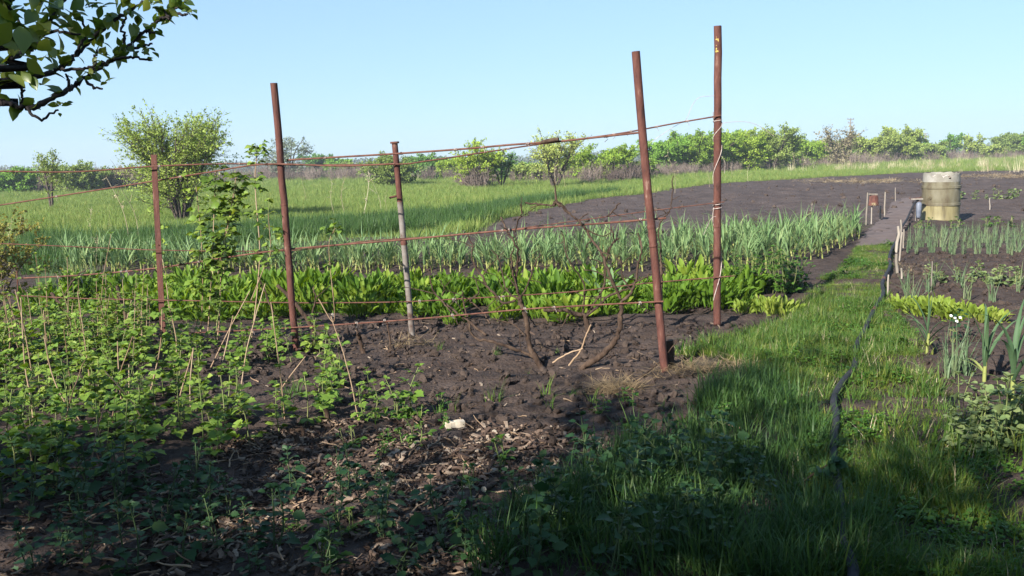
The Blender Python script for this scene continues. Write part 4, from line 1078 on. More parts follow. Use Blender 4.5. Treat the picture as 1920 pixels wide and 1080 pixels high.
def bushy_mesh(rng, H, W, nst, nl, ls, mat, tmpl=T_OV, three=True, stem=None, low=.15, lm='x'):
    """upright stems carrying small compound leaves; returns stem mesh, foliage mesh"""
    gs = Geo(); gl = Geo(); LP = []; LD = []; LL = []
    for s in range(nst):
        a = rng.random() * 6.283; r = W * .5 * math.sqrt(rng.random())
        e = np.array([r * math.cos(a), r * math.sin(a), H * (.6 + .45 * rng.random())]); b = np.array([e[0] * .35, e[1] * .35, -.03])
        P = smoothline([b, (b + e) / 2 + rng.normal(0, .02, 3), e], 6); tube(gs, P, np.linspace(.0036, .002, 6), 4, 0, False)
        for k in range(nl):
            t = low + (1 - low) * (k + rng.random()) / nl; i = min(int(t * 5), 5); o = P[i]
            aa = k * 2.4 + rng.normal(0, .4); d = np.array([math.cos(aa), math.sin(aa), .35 + .6 * (t > .8) + rng.normal(0, .2)]); d = norm(d)
            pl = ls * (.5 + .5 * rng.random()); tip = o + d * pl
            tube(gs, [o, tip], [.002, .0015], 3, 0, False)
            l = ls * (.75 + .5 * rng.random()) * (.65 + .35 * math.sin(math.pi * min(t + .1, 1)))
            LP.append(tip); LD.append(d * [1, 1, .3]); LL.append(l)
            if three:
                sd = norm(np.cross(d, [0, 0, 1]))
                for sg in (-1, 1):
                    LP.append(tip - d * .12 * ls); LD.append(norm(d * .55 + sd * sg) * [1, 1, .4]); LL.append(l * .78)
                    if three > 1: LP.append(tip - d * .45 * ls); LD.append(norm(d * .4 + sd * sg) * [1, 1, .4]); LL.append(l * .6)
        for k in range(5):
            aa = rng.random() * 6.283; LP.append(e - [0, 0, .004]); LD.append([math.cos(aa), math.sin(aa), .5 + .5 * rng.random()]); LL.append(ls * (.35 + .35 * rng.random()))
    leaves(gl, LP, np.array(LD) + rng.normal(0, .12, (len(LD), 3)), np.array(LL), tmpl, 1.15, 0, rng, jit=.35)
    return gs.mesh('stem', stem or GREEN['raspstem']), gl.mesh('foliage', mat)
def plant(name, label, cat, meshes, loc, s=1.0, grp=None, tilt=.06, rng=rp):
    o = thing(name, label, cat, loc, 0, grp, s); o.rotation_euler = (rng.normal(0, tilt), rng.normal(0, tilt), rng.random() * 6.28)
    link('stem', meshes[0], o); link('foliage', meshes[1], o); return o

pm = [bushy_mesh(rp, .45, .40, 16, 8, .05, GREEN['parsley'], T_OV, 2) for _ in range(2)]
for x, y, s in ((1400, 545, .85), (1440, 548, .95), (1478, 553, 1.05), (1500, 545, .8), (1380, 552, .7)):
    q = G(x, y); plant('lovage_bush', 'fresh green leafy lovage bush at the end of the garlic bed', 'lovage', pm[int(rp.integers(2))], (q[0], q[1], 0), s, 'lovage bushes beside the path')

# raspberries
rm = [bushy_mesh(rp, .22 + .16 * rp.random(), .07, 1 + int(rp.integers(2)), 8 + int(rp.integers(4)), .046 + .016 * rp.random(), GREEN['rasp'], T_SER, 1 + int(rp.integers(2))) for _ in range(10)]
ras = gpoly([(-60, 640), (140, 640), (250, 655), (330, 700), (350, 752), (420, 770), (560, 765), (590, 700), (640, 690), (700, 740), (790, 762), (700, 800), (590, 795), (470, 835), (350, 880), (240, 905), (120, 925), (-60, 930)])
q = sample(ras, 125, rp, .10)
RL = 'leafy young raspberry shoot in the dense raspberry patch'
for i, (x, y) in enumerate(q):
    s = .8 + .5 * rp.random(); px_, py_ = to_px((x, y, 0))
    RL = ('tall ' if s > 1.1 else 'low ' if s < .92 else '') + 'leafy raspberry shoot ' + ('bordering the wood chips' if px_ > 430 else 'around the iron rod stake' if py_ < 740 else 'above the shaded nettles' if py_ > 850 else 'in the middle of the patch')
    plant('raspberry_shoot', RL, 'raspberry', rm[i % 10], (x, y, hz(x, y)), s, 'raspberry shoots: ' + RL, .12)
ras2 = gpoly([(60, 600), (560, 632), (640, 660), (560, 690), (420, 700), (300, 690), (60, 640)])
q = sample(ras2, 48, rp, .16)
for i, (x, y) in enumerate(q): plant('raspberry_shoot', 'small raspberry shoot on bare soil under the trellis rods', 'raspberry', rm[i % 10], (x, y, hz(x, y)), .65 + .5 * rp.random(), 'raspberry shoots under the rods', .12)
# tall old canes with leaves
def tall_cane(label, pts, r=.0045, clusters=(), plane=Apt, ls=.06, mat='rasp', grp='tan raspberry canes'):
    P = np.array([plane(*p) for p in pts]); P[:, 1] += rp.normal(0, .06)
    o = thing('raspberry_cane', label, 'raspberry cane', P[0], 0, grp)
    Q = smoothline(P, 8 * len(P)); g = Geo(); tube(g, rel(Q, o), np.linspace(r, r * .6, len(Q)), 6); g.obj('cane', M['cane'], o)
    if clusters:
        g = Geo(); gs = Geo(); LP = []; LD = []; LL = []
        for (t, k) in clusters:
            c = Q[int(t * (len(Q) - 1))]
            for i in range(k):
                a = rp.random() * 6.283; d = norm([math.cos(a), math.sin(a), .2 + .5 * rp.random()]); tip = c + d * ls * (.6 + .8 * rp.random()) + [0, 0, rp.normal(0, .03)]
                tube(gs, rel([c, tip], o), [.0018, .0013], 3, 0, False); l = ls * (.7 + .6 * rp.random()); sd = norm(np.cross(d, [0, 0, 1]))
                for dv, ll in ((d, l), (norm(d * .5 + sd), l * .8), (norm(d * .5 - sd), l * .8)): LP.append(tip); LD.append(dv * [1, 1, .2] + [0, 0, -.15]); LL.append(ll)
        leaves(g, rel(LP, o), np.array(LD) + rp.normal(0, .15, (len(LD), 3)), np.array(LL), T_SER, 1.2, 0, rp, jit=.4)
        g.obj('foliage', GREEN[mat], o); tag(gs.obj('leaf_stalk', GREEN['raspstem'], o), kind='stuff')
    return o
CL = lambda n, k=4, a=.1, b=.98: [(a + (b - a) * i / max(1, n - 1), k) for i in range(n)]
tall_cane('tall single raspberry cane with leafy tufts, rising above the top rod', [(462, 655), (470, 590), (475, 540), (479, 470), (472, 380), (470, 330), (474, 284)], .0055, [(.5, 3), (.6, 5), (.66, 4), (.75, 3), (.82, 4), (.97, 9), (1.0, 9)], ls=.055, grp=None)
for dx, lab in ((0, 'leafy bright green raspberry column tied to the top rod'),):
    for pts, cl in (([(386, 690), (392, 600), (398, 500), (402, 400), (405, 322)], CL(16, 5, .3, 1)), ([(400, 690), (408, 600), (412, 500), (425, 420), (440, 330)], CL(14, 5, .3, 1)), ([(372, 680), (380, 560), (378, 450), (368, 350)], CL(10, 4, .3, 1)), ([(410, 680), (400, 560), (418, 440), (440, 345)], CL(10, 5, .5, 1))):
        tall_cane(lab, pts, .005, cl, ls=.062, mat='vineleaf' if pts[-1][1] < 335 else 'rasp', grp='leafy canes tied to the top rod')
for pts, cl in (([(318, 690), (315, 600), (308, 530), (300, 480), (288, 398)], CL(10, 3, .3, 1)),
                ([(627, 600), (597, 560)][::-1] + [(617, 467), (628, 428)], [(1, 5), (.9, 3), (.6, 3)]),
                ([(476, 560), (500, 500), (512, 470), (508, 400)], CL(6, 4, .5, 1)),
                ([(560, 700), (575, 690), (590, 650)], [(1, 8), (.8, 6)])):
    tall_cane('slender leaning raspberry cane with sparse leaves at the rods', pts, .004, cl, ls=.05)
for pts in ([(57, 790), (50, 740), (40, 680), (33, 560)], [(137, 808), (100, 765), (75, 710), (60, 640)], [(101, 745), (94, 680), (86, 580)], [(285, 757), (300, 700), (312, 640), (315, 575)], [(338, 778), (345, 735), (368, 655)], [(362, 782), (360, 720), (366, 650)], [(520, 742), (545, 705), (576, 665)], [(249, 762), (249, 680)], [(228, 762), (222, 690), (220, 640)], [(330, 700), (338, 640), (322, 560)], [(412, 712), (428, 645), (440, 590)], [(15, 680), (8, 620), (0, 560)], [(5, 690), (25, 640), (12, 560)], [(80, 860), (75, 820), (70, 800)], [(396, 690), (430, 620), (470, 545)], [(72, 700), (62, 640), (52, 590), (40, 540)]):
    Y0 = G(*pts[0])[1]
    tall_cane('bare tan raspberry cane standing in the patch', pts, .0048, CL(5, 2, .25, .95) if rp.random() < .5 else (), plane=lambda x_, y_: at_y(x_, y_, Y0), ls=.045, grp='tan canes in the raspberry patch')
for x, y in sample(ras, 15, rp, .25):
    h = .35 + .45 * rp.random(); l = rp.normal(0, .16, 2)
    stick('raspberry_cane', 'bare tan raspberry cane standing in the patch', [(x, y, -.03), (x + l[0] * .4, y + l[1] * .4, h * .5), (x + l[0], y + l[1], h)], .0036, 'cane', 'raspberry cane', 'tan canes in the raspberry patch')
q = sample(gpoly([(-20, 640), (330, 640), (300, 700), (-20, 700)]), 26, rp, .15)
tallm = [bushy_mesh(rp, .55 + .25 * rp.random(), .12, 2, 12, .055, GREEN['rasp'], T_SER, 1, M['cane'], .3) for _ in range(4)]
for i, (x, y) in enumerate(q): plant('raspberry_cane', 'knee-high leafy raspberry cane near the iron rod stake', 'raspberry cane', tallm[i % 4], (x, y, 0), .7 + .45 * rp.random(), 'knee-high raspberry canes', .1)

# nettles and weeds in the shade
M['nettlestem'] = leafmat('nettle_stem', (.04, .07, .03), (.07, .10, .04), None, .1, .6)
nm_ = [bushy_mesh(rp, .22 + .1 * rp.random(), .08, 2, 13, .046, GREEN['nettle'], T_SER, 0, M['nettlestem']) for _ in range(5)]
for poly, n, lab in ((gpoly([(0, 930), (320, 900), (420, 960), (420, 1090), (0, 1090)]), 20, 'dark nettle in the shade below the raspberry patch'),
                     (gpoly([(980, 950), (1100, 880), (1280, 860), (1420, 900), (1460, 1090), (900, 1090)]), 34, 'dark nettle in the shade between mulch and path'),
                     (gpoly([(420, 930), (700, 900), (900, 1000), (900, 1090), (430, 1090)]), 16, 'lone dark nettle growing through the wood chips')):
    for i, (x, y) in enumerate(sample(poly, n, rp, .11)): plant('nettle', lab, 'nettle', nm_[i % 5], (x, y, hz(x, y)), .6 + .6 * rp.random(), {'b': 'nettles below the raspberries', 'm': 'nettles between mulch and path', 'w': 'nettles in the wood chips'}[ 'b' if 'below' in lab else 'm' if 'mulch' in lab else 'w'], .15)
wd = [grass_tuft(rp, 16, .03, .13, .006, GREEN['grass'], 4, .5, .8) for _ in range(3)]
for x, y, s in ((930, 745, 1.3), (918, 750, .9), (1022, 735, 1.2), (1030, 760, .8), (1075, 740, .7), (1110, 755, .9), (932, 668, .8), (824, 655, .7), (1045, 660, .5), (820, 770, .8), (1190, 800, .7), (850, 765, .9), (1290, 690, .9), (1340, 705, .9), (555, 735, 1.2), (540, 745, 1.2), (700, 790, 1), (1160, 795, .6), (990, 690, .5), (820, 650, .6), (1280, 800, .8), (1240, 770, .6)):
    q = G(x, y); o = link('grass_weed', wd[int(rp.integers(3))], None, (q[0], q[1], hz(q[0], q[1]))); o.scale = (s, s, s); tag(o, 'small green grass weed on the bare dark soil', 'weed', 'grass weeds on bare soil')
wm = [bushy_mesh(rp, .12, .1, 3, 6, .035, GREEN['parsley'], T_OV, 1) for _ in range(3)]
for x, y in ((830, 800), (760, 780), (780, 775), (820, 765), (650, 845), (770, 835), (730, 830), (880, 910), (720, 860), (1180, 820), (1350, 800), (1365, 745), (640, 1000), (600, 1050), (880, 1000), (545, 985), (930, 880), (1125, 770), (1180, 760)):
    q = G(x, y); plant('leaf_weed', 'tiny broad-leaved weed seedling on dark soil', 'weed', wm[int(rp.integers(3))], (q[0], q[1], hz(q[0], q[1])), .6 + .6 * rp.random(), 'broad-leaved weed seedlings')
# bramble shoot arching over the hose
q = G(1500, 915); o = thing('bramble_shoot', 'leafy bramble shoot arching over the black hose', 'bramble', (q[0], q[1], 0))
P = smoothline([q + [-.06, -.1, -.02], at_y(1475, 930, q[1] - .1), at_y(1530, 885, q[1] - .05), at_y(1575, 860, q[1])], 12); g = Geo(); tube(g, rel(P, o), np.linspace(.005, .003, 12), 5); g.obj('stem', M['bark'], o)
g = Geo(); k = rp.integers(3, 12, 26); leaves(g, rel(P[k], o), rp.normal(0, 1, (26, 3)) * [1, 1, .25], .055, T_SER, 1.2, 0, rp); g.obj('foliage', GREEN['nettle'], o)

# right-hand bed: large garlic, onions, beans, potato plants, bushes
GREEN['leek'] = leafmat('large_garlic_leaf', (.05, .095, .045), (.075, .13, .06), (.11, .16, .075), .25, .6)
big = [garlic_mesh(rp, .55, 8, GREEN['leek'], .026) for _ in range(3)]
for i, (x, y, s, lab) in enumerate(((1738, 668, .82, 'large garlic plant nearest the path, leaves arching over'), (1845, 722, .9, 'large garlic plant with thick stem between its two neighbours'), (1897, 752, 1.0, 'tallest large garlic plant with bare pale stem'))):
    q = G(x, y); o = link('large_garlic_plant', big[i], None, (q[0], q[1], 0)); o.scale = (s, s, s); o.rotation_euler = (0, 0, (0.4, 1.2, 2.0)[i]); tag(o, lab, 'garlic plant')
on = []
for k in range(5):
    g = Geo(); n = 11; a = rp.random(n) * 6.28
    blades(g, np.c_[rp.normal(0, .012, (n, 2)), np.full(n, -.02)], a, np.abs(rp.normal(.22, .18, n)), rp.normal(.5, .3, n), .26 * (.6 + .6 * rp.random(n)), .009, 4, 0, .6); on.append(g.mesh('onion_plant', GREEN['onion']))
for r_, (a, b_, n, s0) in enumerate((((1700, 472), (1990, 478), 24, 1.1), ((1700, 462), (1990, 467), 24, 1.1), ((1705, 453), (1990, 457), 24, 1.05), ((1712, 446), (1990, 450), 24, 1.0), ((1718, 440), (1990, 443), 22, .95), ((1722, 434), (1990, 437), 20, .9))):
    for t in (np.arange(n) + .5) / n:
        q = G(a[0] + (b_[0] - a[0]) * t + rp.normal(0, 3), a[1] + (b_[1] - a[1]) * t + rp.normal(0, 1)); s = s0 * (.6 + .45 * rp.random())
        o = link('onion_plant', on[int(rp.integers(5))], None, (q[0], q[1], 0)); o.scale = (s, s, s); o.rotation_euler = (0, 0, rp.random() * 6); tag(o, 'thin grey-green onion plant in the rows in front of the drum', 'onion', 'onion plants in front of the drum')
for x, y in ((1702, 560), (1712, 570), (1740, 545), (1752, 535), (1800, 540), (1770, 690), (1790, 702), (1805, 695), (1780, 715), (1815, 710), (1700, 545), (1860, 565), (1910, 545), (1815, 560)):
    q = G(x, y); o = link('onion_plant', on[int(rp.integers(5))], None, (q[0], q[1], 0)); s = 1 + .4 * rp.random(); o.scale = (s, s, s); o.rotation_euler = (0, 0, rp.random() * 6); tag(o, 'lone spindly onion plant among beans and lettuces', 'onion', 'stray onions in the right bed')
bm_ = [bushy_mesh(rp, .15, .06, 3, 5, .042, GREEN['bean'], T_ROUND, 1, None, .25) for _ in range(4)]
for x, y, s in ((1748, 522, 1.1), (1762, 530, 1.0), (1790, 524, .8), (1830, 520, 1.1), (1845, 530, 1.0), (1870, 532, 1.1), (1898, 536, 1.2), (1910, 528, 1.0), (1818, 528, .7), (1880, 522, .9), (1940, 534, 1.1)):
    q = G(x, y); plant('bean_plant', 'pale green bean seedling in the right-hand bed', 'bean plant', bm_[int(rp.integers(4))], (q[0], q[1], 0), s, 'bean seedlings')
for x, y, s in ((1802, 372, 1.5), (1832, 373, 1.3), (1850, 371, .7), (1868, 372, 1.6), (1896, 371, 1.8), (1906, 368, 1.5), (1930, 372, 1.6)):
    q = G(x, y); plant('potato_plant', 'small bright green plant in a row beyond the drum', 'plant', bm_[int(rp.integers(4))], (q[0], q[1], -.02), s * 1.2, 'row of young plants beyond the drum')
for x, y, s in ((1722, 428, .8), (1745, 427, .9), (1790, 427, 1.0), (1850, 424, 1.1), (1870, 423, 1.0), (1900, 424, .9)):
    q = G(x, y); plant('radish_plant', 'low broad-leaved plant between drum and onion rows', 'plant', wm[int(rp.integers(3))], (q[0], q[1], 0), s * 1.6, 'low plants in front of the drum')
cm = [bushy_mesh(rp, .26, .16, 5, 8, .042, GREEN['bean'], T_ROUND, 1) for _ in range(3)]
for x, y, s in ((1822, 800, 1.0), (1840, 812, .9), (1905, 815, 1.25), (1890, 835, 1.2), (1920, 850, 1.3), (1810, 850, .9), (1860, 860, .8)):
    q = G(x, y); plant('currant_shoot', 'bright leafy currant shoot beside the large garlic', 'currant', cm[int(rp.integers(3))], (q[0], q[1], 0), s, 'currant shoots by the large garlic')
q = G(1790, 640); o = thing('strawberry_plant', 'low dark plant with white blossom by the large garlic', 'plant', (q[0], q[1], 0)); link('stem', wm[0][0], o); link('foliage', nm_[0][1], o)
g = Geo()
for k in range(5):
    c = np.array([rp.normal(0, .025), -.03 + rp.normal(0, .02), .17 + rp.normal(0, .025)])
    leaves(g, np.repeat(c[None], 5, 0), np.c_[np.cos(np.arange(5) * 1.257), np.sin(np.arange(5) * 1.257) * .5, np.sin(np.arange(5) * 1.257) * .8], .011, T_ROUND, 1.2, 0, rp, up=np.array([0, -1, .5]), jit=.1)
g.obj('blossom', M['white'], o)
# golden shrub at the left
q = np.array([at_y(-25, 480, 8.8)[0], 8.8, 0]); wood, crown = gen_tree(rp, 1.0, 1.05, nst=8, m2=9, m3=5, nl=10, leaf=.035, upb=.8, stemr=.008)
o = thing('golden_shrub', 'golden-leaved low shrub at the left end of the sorrel bed', 'shrub', q); wood.obj('trunk', M['twig'], o); crown.obj('crown', GREEN['golden'], o)
dill = [grass_tuft(rp, 60, .10, .3, .004, GREEN['garlic'], 3, .3, .4) for _ in range(2)]
for i, (x, y) in enumerate(sample(gpoly([(70, 548), (190, 545), (200, 530), (80, 532)]), 14, rp, .15)):
    o = link('dill_plant', dill[i % 2], None, (x, y, 0)); tag(o, 'feathery dark dill clump beside the golden shrub', 'dill', 'dill by the golden shrub')

# ------------------------------------------------------------------ drum, pot stand, stakes, hose
b = G(1762, 413); D = b[1]; pxm = D / FPX
RAD = 34 * pxm; HB = 90 * pxm
drum = thing('oil_drum', 'dented yellowish metal drum with torn ragged rim', 'drum', (at_y(1762, 413, D + RAD)[0], D + RAD, -.02), .0)
def lathe(g, prof, sides=44, mat=0, jitter=None):
    a = np.linspace(0, 6.283185, sides, endpoint=False); V = []
    for r_, z_ in prof:
        rr = np.full(sides, r_); zz = np.full(sides, z_)
        if jitter: rr, zz = jitter(rr, zz, a, r_, z_)
        V.append(np.c_[rr * np.cos(a), rr * np.sin(a), zz])
    V = np.vstack(V); n = len(prof); i = np.arange(n - 1)[:, None] * sides; j = np.arange(sides)[None]; k = (j + 1) % sides
    g.add(V, np.stack([i + j, i + k, i + sides + k, i + sides + j], -1).reshape(-1, 4), mat, True)
M['drum'] = noisemat('drum_paint', [(.32, (.045, .024, .013)), (.40, (.068, .052, .030)), (.52, (.105, .092, .056)), (.62, (.125, .112, .075)), (.72, (.19, .178, .14))], 4, 12, .65, .6, 18, stretch=(1, 1, .35), dist=.008, spec=.35)
M['drum_low'] = noisemat('drum_yellow_band', [(.30, (.05, .036, .018)), (.43, (.135, .113, .052)), (.6, (.195, .168, .082)), (.75, (.23, .20, .11))], 7, 10, .6, .5, 20, stretch=(1, 1, .16), dist=.005, spec=.4)
M['drum_top'] = noisemat('drum_bleached', [(.3, (0.114, 0.1026, 0.0798)), (.5, (0.1824, 0.171, 0.1444)), (.75, (0.2584, 0.247, 0.2242))], 5, 9, .65, .3, 26, dist=.006)
h1 = HB * .345; h2 = HB * .70
wb = lambda rr, zz, a, r_, z_: (rr * (1 + .012 * np.sin(3 * a + z_ * 9) + .008 * np.sin(7 * a - z_ * 14)), zz)
g = Geo(); lathe(g, [(RAD * .97, 0), (RAD * 1.0, .015), (RAD * .985, .03), (RAD * .98, h1 * .5), (RAD * .985, h1 - .03)], 44, 0, wb); g.obj('lower_shell', M['drum_low'], drum)
g = Geo(); lathe(g, [(RAD * .985, h1 - .03), (RAD * 1.0, h1 - .02), (RAD * .98, (h1 + h2) / 2), (RAD * .985, h2 - .03)], 44, 0, wb); lathe(g, [(RAD * .986, h2 - .03), (RAD * .975, h2 + .05), (RAD * .965, h2 + .10)], 44, 0, wb); g.obj('shell', M['drum'], drum)
for hh in (h1, h2):
    g = Geo(); lathe(g, [(RAD * .985, hh - .035), (RAD * 1.035, hh - .024), (RAD * 1.035, hh - .008), (RAD * 1.00, hh), (RAD * 1.035, hh + .008), (RAD * 1.03, hh + .02), (RAD * .98, hh + .03)], 44); g.obj('rolling_hoop', M['drum'], drum)
def torn(rr, zz, a, r_, z_):
    f = np.clip((z_ - (h2 + .10)) / (HB - h2 - .10), 0, 1)
    tear = .5 * np.sin(a * 3 + 1) + .6 * np.sin(a * 7 + .3) + .5 * np.sin(a * 13 + 2) + .35 * np.sin(a * 19)
    front = np.clip(-np.sin(a), 0, 1)
    return rr * (1 + f * .012 * np.sin(5 * a)), zz - f * (.045 * front + .045 * np.clip(tear, -.5, 1.5) * (.35 + front))
g = Geo(); lathe(g, [(RAD * .965, h2 + .10), (RAD * .955, h2 + .16), (RAD * .955, HB * .93), (RAD * .95, HB)], 66, 0, torn); lathe(g, [(RAD * .94, HB), (RAD * .935, HB * .9), (RAD * .93, h2)], 66, 0, torn); g.obj('torn_rim', M['drum_top'], drum)
g = Geo(); n = 9
for k in range(10):
    a0 = rp.random() * 6.28; rr = RAD * (.1 + .45 * rp.random()); c = np.array([rr * math.cos(a0), rr * math.sin(a0), HB * .90 + rp.normal(0, .015)])
    u = np.linspace(-1, 1, 5); X, Y = np.meshgrid(u, u); s = .07 + .06 * rp.random()
    V = np.c_[(X * s).ravel(), (Y * s).ravel(), (.035 * np.sin(X * 3 + k) * np.cos(Y * 2.5 + k)).ravel() + rp.normal(0, .012, 25)] + c
    F = [[i * 5 + j, i * 5 + j + 1, i * 5 + j + 6, i * 5 + j + 5] for i in range(4) for j in range(4)]; g.add(V, F, 0, True)
M['paper'] = noisemat('pale_crumpled_sheet', [(.3, (0.3496, 0.2888, 0.2356)), (.7, (0.5168, 0.456, 0.3952))], 9, 6, .8, .4, 30)
g.obj('crumpled_filling', M['paper'], drum)
g = Geo(); a = -2.62; c = np.array([math.cos(a), math.sin(a), 0]) * RAD * .98 + [0, 0, h1 + (h2 - h1) * .42]; d = np.array([math.cos(a), math.sin(a), 0])
tube(g, [c - d * .02, c + d * .012, c + d * .02], [.055, .055, .046], 16); tube(g, [c + d * .02, c + d * .03], [.026, .024], 12); g.obj('bung', M['drum'], drum)
# plank and plastic panel at the drum's side
q = at_y(1718, 373, D + .1); o = thing('plank_shelf', 'weathered little plank resting against the drum side', 'plank', (q[0], q[1], 0))
g = Geo(); box(g, (.0, 0, q[2]), (.20, .14, .022)); g.obj('board', M['greywood'], o)
g = Geo(); tube(g, [[.02, .03, -.1], [.02, .03, q[2] - .012]], [.012, .011], 8); g.obj('leg', M['greywood'], o)
g = Geo(); tube(g, [[-.13, 0, q[2] + .02], [-.11, .01, q[2] + .005], [.1, .0, q[2] + .02]], .009, 8); g.obj('tap_pipe', M['rust_rod'], o)
q = at_y(1722, 409, D + .02); q2 = at_y(1719, 376, D + .02)
o = thing('plastic_canister', 'narrow blue-grey plastic canister leaning under the plank', 'canister', (q[0], q[1], 0))
g = Geo(); hh = .30; zt = q2[2] - .03; zb = max(.04, q[2]); 
lathe(g, [(.0, zb), (.035, zb + .005), (.042, zb + .03), (.055, zt - .05), (.05, zt - .02), (.018, zt), (.0, zt + .004)], 14); g.obj('body', M['grey_plastic'], o)
g = Geo(); tube(g, [[0.01, .02, -.1], [0.01, .02, zb + .01]], .014, 6); g.obj('support_peg', M['greywood'], o)

# pot on stakes
def stake(px, yb, yt, w, label, lean=0, mat='greywood', name='wooden_stake', grp=None, dy=0, kind='stake'):
    b = G(px, yb); b = b + [0, dy, 0]; t = at_y(px + lean, yt, b[1]); r = w / FPX * b[1] / 2
    o = thing(name, label, kind, (b[0], b[1], 0), 0, grp)
    e = rel(t, o); g = Geo(); P = np.array([e * -.12 + [0, 0, -.05], e * .3 + rp.normal(0, r * .4, 3), e * .7 + rp.normal(0, r * .4, 3), e]); tube(g, P, [r * .9, r * 1.05, r, r * .85], 6); g.obj('wood', M[mat], o)
    return o
stake(1624, 420, 361, 3.4, 'tall pale stake beside the upturned rusty bucket', 3)
stake(1651, 412, 386, 3.2, 'short pale stake in front of the soil path', 0)
stake(1659, 402, 360, 3.2, 'knotty pale stake standing by the soil path', 1)
stake(1679, 378, 352, 2.0, 'thin twig stake far along the soil path', 0)
q = G(1634, 415); o = thing('upturned_bucket', 'rusty upturned bucket on a stick with a wood block on top', 'bucket', (q[0], q[1], 0))
pz = at_y(1638, 385, q[1])[2]; pt_ = at_y(1638, 366, q[1])[2]; cx = at_y(1638, 375, q[1])[0] - q[0]
g = Geo(); lathe(g, [(.098, pz), (.100, pz + .008), (.094, pz + .015), (.078, pt_ - .005), (.07, pt_), (.0, pt_ + .002)], 24); V = g.v[-1]; V[:, 0] += cx; g.obj('bucket', M['rust'], o)
g = Geo(); box(g, (cx - .02, 0, pt_ + .018), (.15, .11, .032), 0, Matrix.Rotation(.05, 3, 'Y')); g.obj('wood_block', M['greywood'], o)
g = Geo(); tube(g, [[cx - .03, 0, -.1], [cx - .03, .0, pt_ - .003]], .012, 7); g.obj('stick', M['greywood'], o)
g = Geo(); n = 16; blades(g, np.c_[cx - .04 + rp.normal(0, .025, n), np.full(n, -.10), np.full(n, pz + .055)], rp.normal(-1.6, .5, n), 2.2, .6, .09, .009, 3); g.obj('straw_tuft', M['straw'], o)
for i, (x, yb, yt, w, l, lab) in enumerate(((1680, 470, 424, 6, 4, 'weathered split stake where the hose meets the onions'), (1690, 455, 412, 3.5, -1, 'slim stake touching the hose near the onion rows'), (1686, 488, 435, 3.5, 6, 'thin grey stake right of the weathered split stake'), (1683, 516, 476, 6, -2, 'grey stake leaning beside the hose bend'), (1690, 523, 503, 4, 0, 'short grey peg at the edge of the bean bed'), (1664, 555, 515, 3.5, 2, 'pale stick standing left against the hose'), (1694, 462, 430, 3, 1, 'bleached twig stake at the first onion row'), (1856, 391, 371, 2, 0, 'thin stick in the field right of the drum'), (1746, 545, 490, 1.8, 2, 'thin upright twig among the bean seedlings'))):
    stake(x, yb, yt, w, lab, l)

# hose
hp = [(1600, 1120), (1588, 1060), (1578, 1000), (1568, 930), (1566, 850), (1562, 800), (1568, 770), (1585, 720), (1603, 690), (1612, 650), (1625, 615), (1648, 575), (1655, 555), (1657, 540), (1666, 505), (1670, 485), (1680, 455), (1683, 445)]
P = np.array([G(x, y) for x, y in hp]); P[:, 2] = .036 + soil_h(P[:, 0], P[:, 1]).clip(0)
q = G(1694, 432); P = np.vstack([P, [q[0], q[1], .10], at_y(1703, 405, D - .6), at_y(1716, 380, D + .02), at_y(1721, 375, D + .08)])
o = thing('garden_hose', 'black rubber hose lying along the grass path up to the drum', 'hose', (P[0][0], P[0][1], 0))
Q = smoothline(P, 190); Q[:, :2] += .012 * np.c_[np.sin(np.arange(190) * .31), np.cos(np.arange(190) * .23)]
g = Geo(); tube(g, rel(Q, o), np.full(190, .0185), 9); g.obj('rubber_tube', M['hose'], o)
for k in (95, 118, 131):
    g = Geo(); c = rel(Q[k:k + 2], o); tube(g, [c[0], c[1]], .021, 9); g.obj('clamp_band', M['rust_rod'], o)
# ------------------------------------------------------------------ single pieces on the mulch
def block(name, label, px, py, size, rz, mat, cat='wood piece', tilt=.15):
    q = G(px, py); o = thing(name, label, cat, (q[0], q[1], hz(q[0], q[1]) + size[2] * .45), rz); o.rotation_euler = (rp.normal(0, tilt), rp.normal(0, tilt), rz)
    g = Geo(); L, W, Hh = size; n = 5; xs_ = np.linspace(-L / 2, L / 2, n); V = []
    for x_ in xs_:
        w = W * (.85 + .3 * rp.random()) / 2; h = Hh * (.8 + .4 * rp.random()) / 2; V += [[x_, -w, -h], [x_, w, -h], [x_, w * .9, h], [x_, -w * .8, h]]
    F = [[0, 1, 2, 3], [16, 19, 18, 17]]
    for i in range(n - 1):
        for k in range(4): F.append([i * 4 + k, i * 4 + 4 + k, i * 4 + 4 + (k + 1) % 4, i * 4 + (k + 1) % 4])
    g.add(V, F, 0, False); g.obj('wood', M[mat], o)
block('split_wood_piece', 'bright fresh-cut wood piece on top of the chips', 853, 798, (.10, .034, .03), .3, 'cutwood')
block('split_wood_piece', 'flat brown split billet in the wood chips', 738, 860, (.085, .03, .02), 1.2, 'chip')
block('split_wood_piece', 'short brown billet lying among dead leaves', 870, 862, (.09, .028, .022), -.6, 'chip')
block('split_wood_piece', 'reddish split chip leaning in the chip heap', 1025, 852, (.09, .026, .02), .9, 'chip')
def log(label, px, py, L, r, rz, double=False):
    q = G(px, py); o = thing('cut_branch', label, 'branch piece', (q[0], q[1], hz(q[0], q[1]) + r * .7), rz)
    d = np.array([0, 1.0, -.10])
    for k in ((-1, 1) if double else (0,)):
        P = np.array([[k * r * .95, -L / 2, .01], [k * r * 1.0, 0, 0], [k * r * .8, L / 2, -.01]]); g = Geo(); tube(g, P, r, 10, 0, False); b = g.obj('bark', M['bark'], o)
        g = Geo(); tube(g, [P[0] + [0, .0005, 0], P[0] - [0, .002, 0]], [r * .98, r * .96], 10); g.obj('cut_face', M['cutwood'], o)
log('forked cut branch showing two pale round cut faces', 868, 948, .16, .014, -.1, True)
log('cut twig showing one pale round face beside a nettle', 918, 925, .12, .012, -.35)
